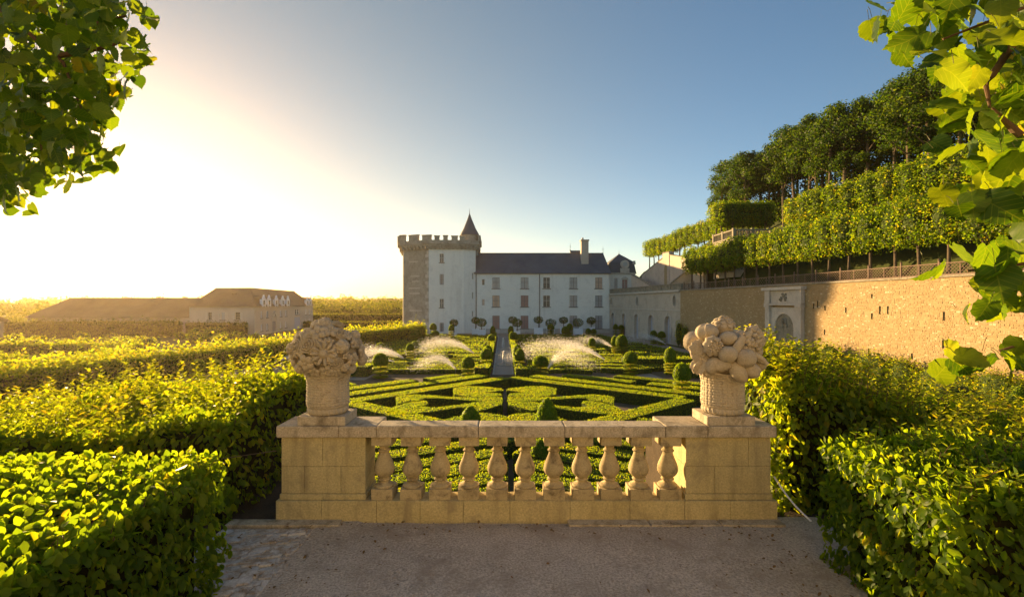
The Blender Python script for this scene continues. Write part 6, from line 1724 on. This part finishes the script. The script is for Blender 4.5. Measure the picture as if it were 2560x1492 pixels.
for p in (655,668.5,686.7,703,716,765,773):
    u_, Yq = eu(p); c = E0+EU*u_+UZ*(EH+.9)+EN*.1
    d = MB(); d.obox(c, EU, EN, UZ, .62, .35, .75); d.slab([(-.85,.72),(.85,.72),(.3,1.35),(0,1.75),(-.3,1.35)], c+EN*.1, EU, UZ, EN, .3)
    for sx in (-1,1): d.obox(c+EU*(.75*sx)+EN*.3, EU, EN, UZ, .12, .12, .95)
    dm = d.build('dormer', M['white'], fr_); g2 = MB(); g2.obox(c+EN*.37, EU, EN, UZ, .35, .02, .5); g2.build('pane', M['pane_dark'], dm)
    rr2 = MB(); rr2.add([c+EU*.7+UZ*.8+EN*.3, c-EU*.7+UZ*.8+EN*.3, c+UZ*1.5+EN*.3, c+EU*.7+UZ*.8-EN*2, c-EU*.7+UZ*.8-EN*2, c+UZ*1.5-EN*2.4], [(0,2,5,3),(1,4,5,2),(0,3,4,1)]); rr2.build('dormer_roof', M['farmroof'], dm)
barn = empty('barn', (-86,106,G), 'long low barn with big brown roof beside the farmhouse', 'barn')
b = MB(); b.box(-19,19.2,0,13,0,3.72); b.build('wall', M['farmwall'], barn)
b = MB(); b.add([(-19.6,-.6,3.7),(19.3,-.6,3.7),(19.3,6.5,8.1),(-15.5,6.5,8.1),(-19.6,13.6,3.7),(19.3,13.6,3.7)], [(0,1,2,3),(3,2,5,4),(0,3,4),(1,5,2)]); b.build('roof', M['farmroof'], barn)
b = MB(); b.bar((-15.5,6.5,8.15),(19.3,6.5,8.15),.35,.2); b.build('ridge', M['farmwall'], barn)
for x in (-16,-9,-1,7,15): d = MB(); d.slab([(x,0),(x+2.4,0),(x+2.4,2.8),(x,2.8)], (0,-.06,0), UX, UZ, NY, .08); d.build('door', M['door_grey'], barn)
shed = empty('outbuilding', (-110,92,G), 'low stone outbuilding with flat tiled roof at the barn end', 'shed')
b = MB(); b.box(-10,9,0,6,0,3.3); b.build('wall', M['farmwall'], shed); b = MB(); b.add([(-10.4,-.4,3.3),(9.3,-.4,3.3),(9.3,3,4.7),(-10.4,3,4.7),(-10.4,6.4,3.3),(9.3,6.4,3.3)], [(0,1,2,3),(3,2,5,4),(0,3,4),(1,5,2)]); b.build('roof', M['farmroof'], shed)
for x in (-7,-2,4): d = MB(); d.slab([(x,0),(x+1.6,0),(x+1.6,2.3),(x,2.3)], (0,-.05,0), UX, UZ, NY, .07); d.build('door', M['door_grey'], shed)

# ================================================================== far woods and hills
def wood_band(name, label, n, xr, yr, h, size, k, per=170):
    lv = Leaves()
    for i in range(n):
        X, Yq = random.uniform(*xr), random.uniform(*yr); hh = random.uniform(*h); rx = hh*random.uniform(.4,.65)
        P, N = cloud(per, (X,Yq,G+hh*.55), (rx,rx,hh*.5), .4, .25, i+k); lv.add(P, N+np.array([0,0,.3])+jit(per,.5), size*rng.uniform(.7,1.3,per))
    return tag(lv.build(name, M['leaf_far']), label, 'woodland', kind='stuff')
wood_band('distant_wood', 'hazy belt of trees behind the avenue hedges beside the keep', 120, (-95,-20), (170,260), (5,8.5), .9, 0)
wood_band('distant_wood', 'far hazy tree belt behind the farm roofs', 160, (-330,-60), (200,330), (6,9.5), 1.2, 9)
wood_band('distant_wood', 'tree clump beyond the low outbuilding at the barn end', 40, (-190,-118), (115,170), (4,8), .8, 5)
wood_band('distant_wood', 'hazy woodland strip on the far plain', 260, (-560,120), (380,620), (9,15), 2.2, 3, 120)
def ridge(name, Y, h, k, x0, x1):
    n = 90; xs = np.linspace(x0,x1,n); hs = [h*(.55+.45*mnoise.noise(Vector((x/300+k,k,0)))+.08*mnoise.noise(Vector((x/40,k,3)))) for x in xs]
    V = np.array([(x,Y-160,G-.5) for x in xs]+[(x,Y,G+max(1,z)) for x,z in zip(xs,hs)]+[(x,Y+260,G-.5) for x in xs])
    F = np.array([(r*n+i, r*n+i+1, (r+1)*n+i+1, (r+1)*n+i) for r in range(2) for i in range(n-1)])
    o = link(name, mesh_np(name,V,F,True), M['farhill']); o['kind'] = 'structure'
M['farhill'] = surface('wooded_hill', (.03,.045,.012), (.06,.07,.02), .03, .3, 1, 0, 0)
ridge('far_hills', 1250, 24, 1.3, -1650, 900); ridge('far_hills', 1900, 36, 4.1, -1700, 1300)

# ================================================================== air
hb = MB(); hb.box(-1750,1750,-280,2850,G-1.2,44)
hz = hb.build('haze'); hz['kind'] = 'stuff'; hz['label'] = 'thin warm evening haze over garden and plain'; hz['category'] = 'haze'
m = bpy.data.materials.new('evening_haze'); m.use_nodes = True; n = m.node_tree.nodes; n.clear()
mo = n.new('ShaderNodeOutputMaterial'); vp = n.new('ShaderNodeVolumePrincipled')
vp.inputs['Color'].default_value = (1.0,.80,.50,1); vp.inputs['Density'].default_value = .00017; vp.inputs['Anisotropy'].default_value = .72
m.node_tree.links.new(vp.outputs[0], mo.inputs['Volume']); hz.data.materials.append(m)
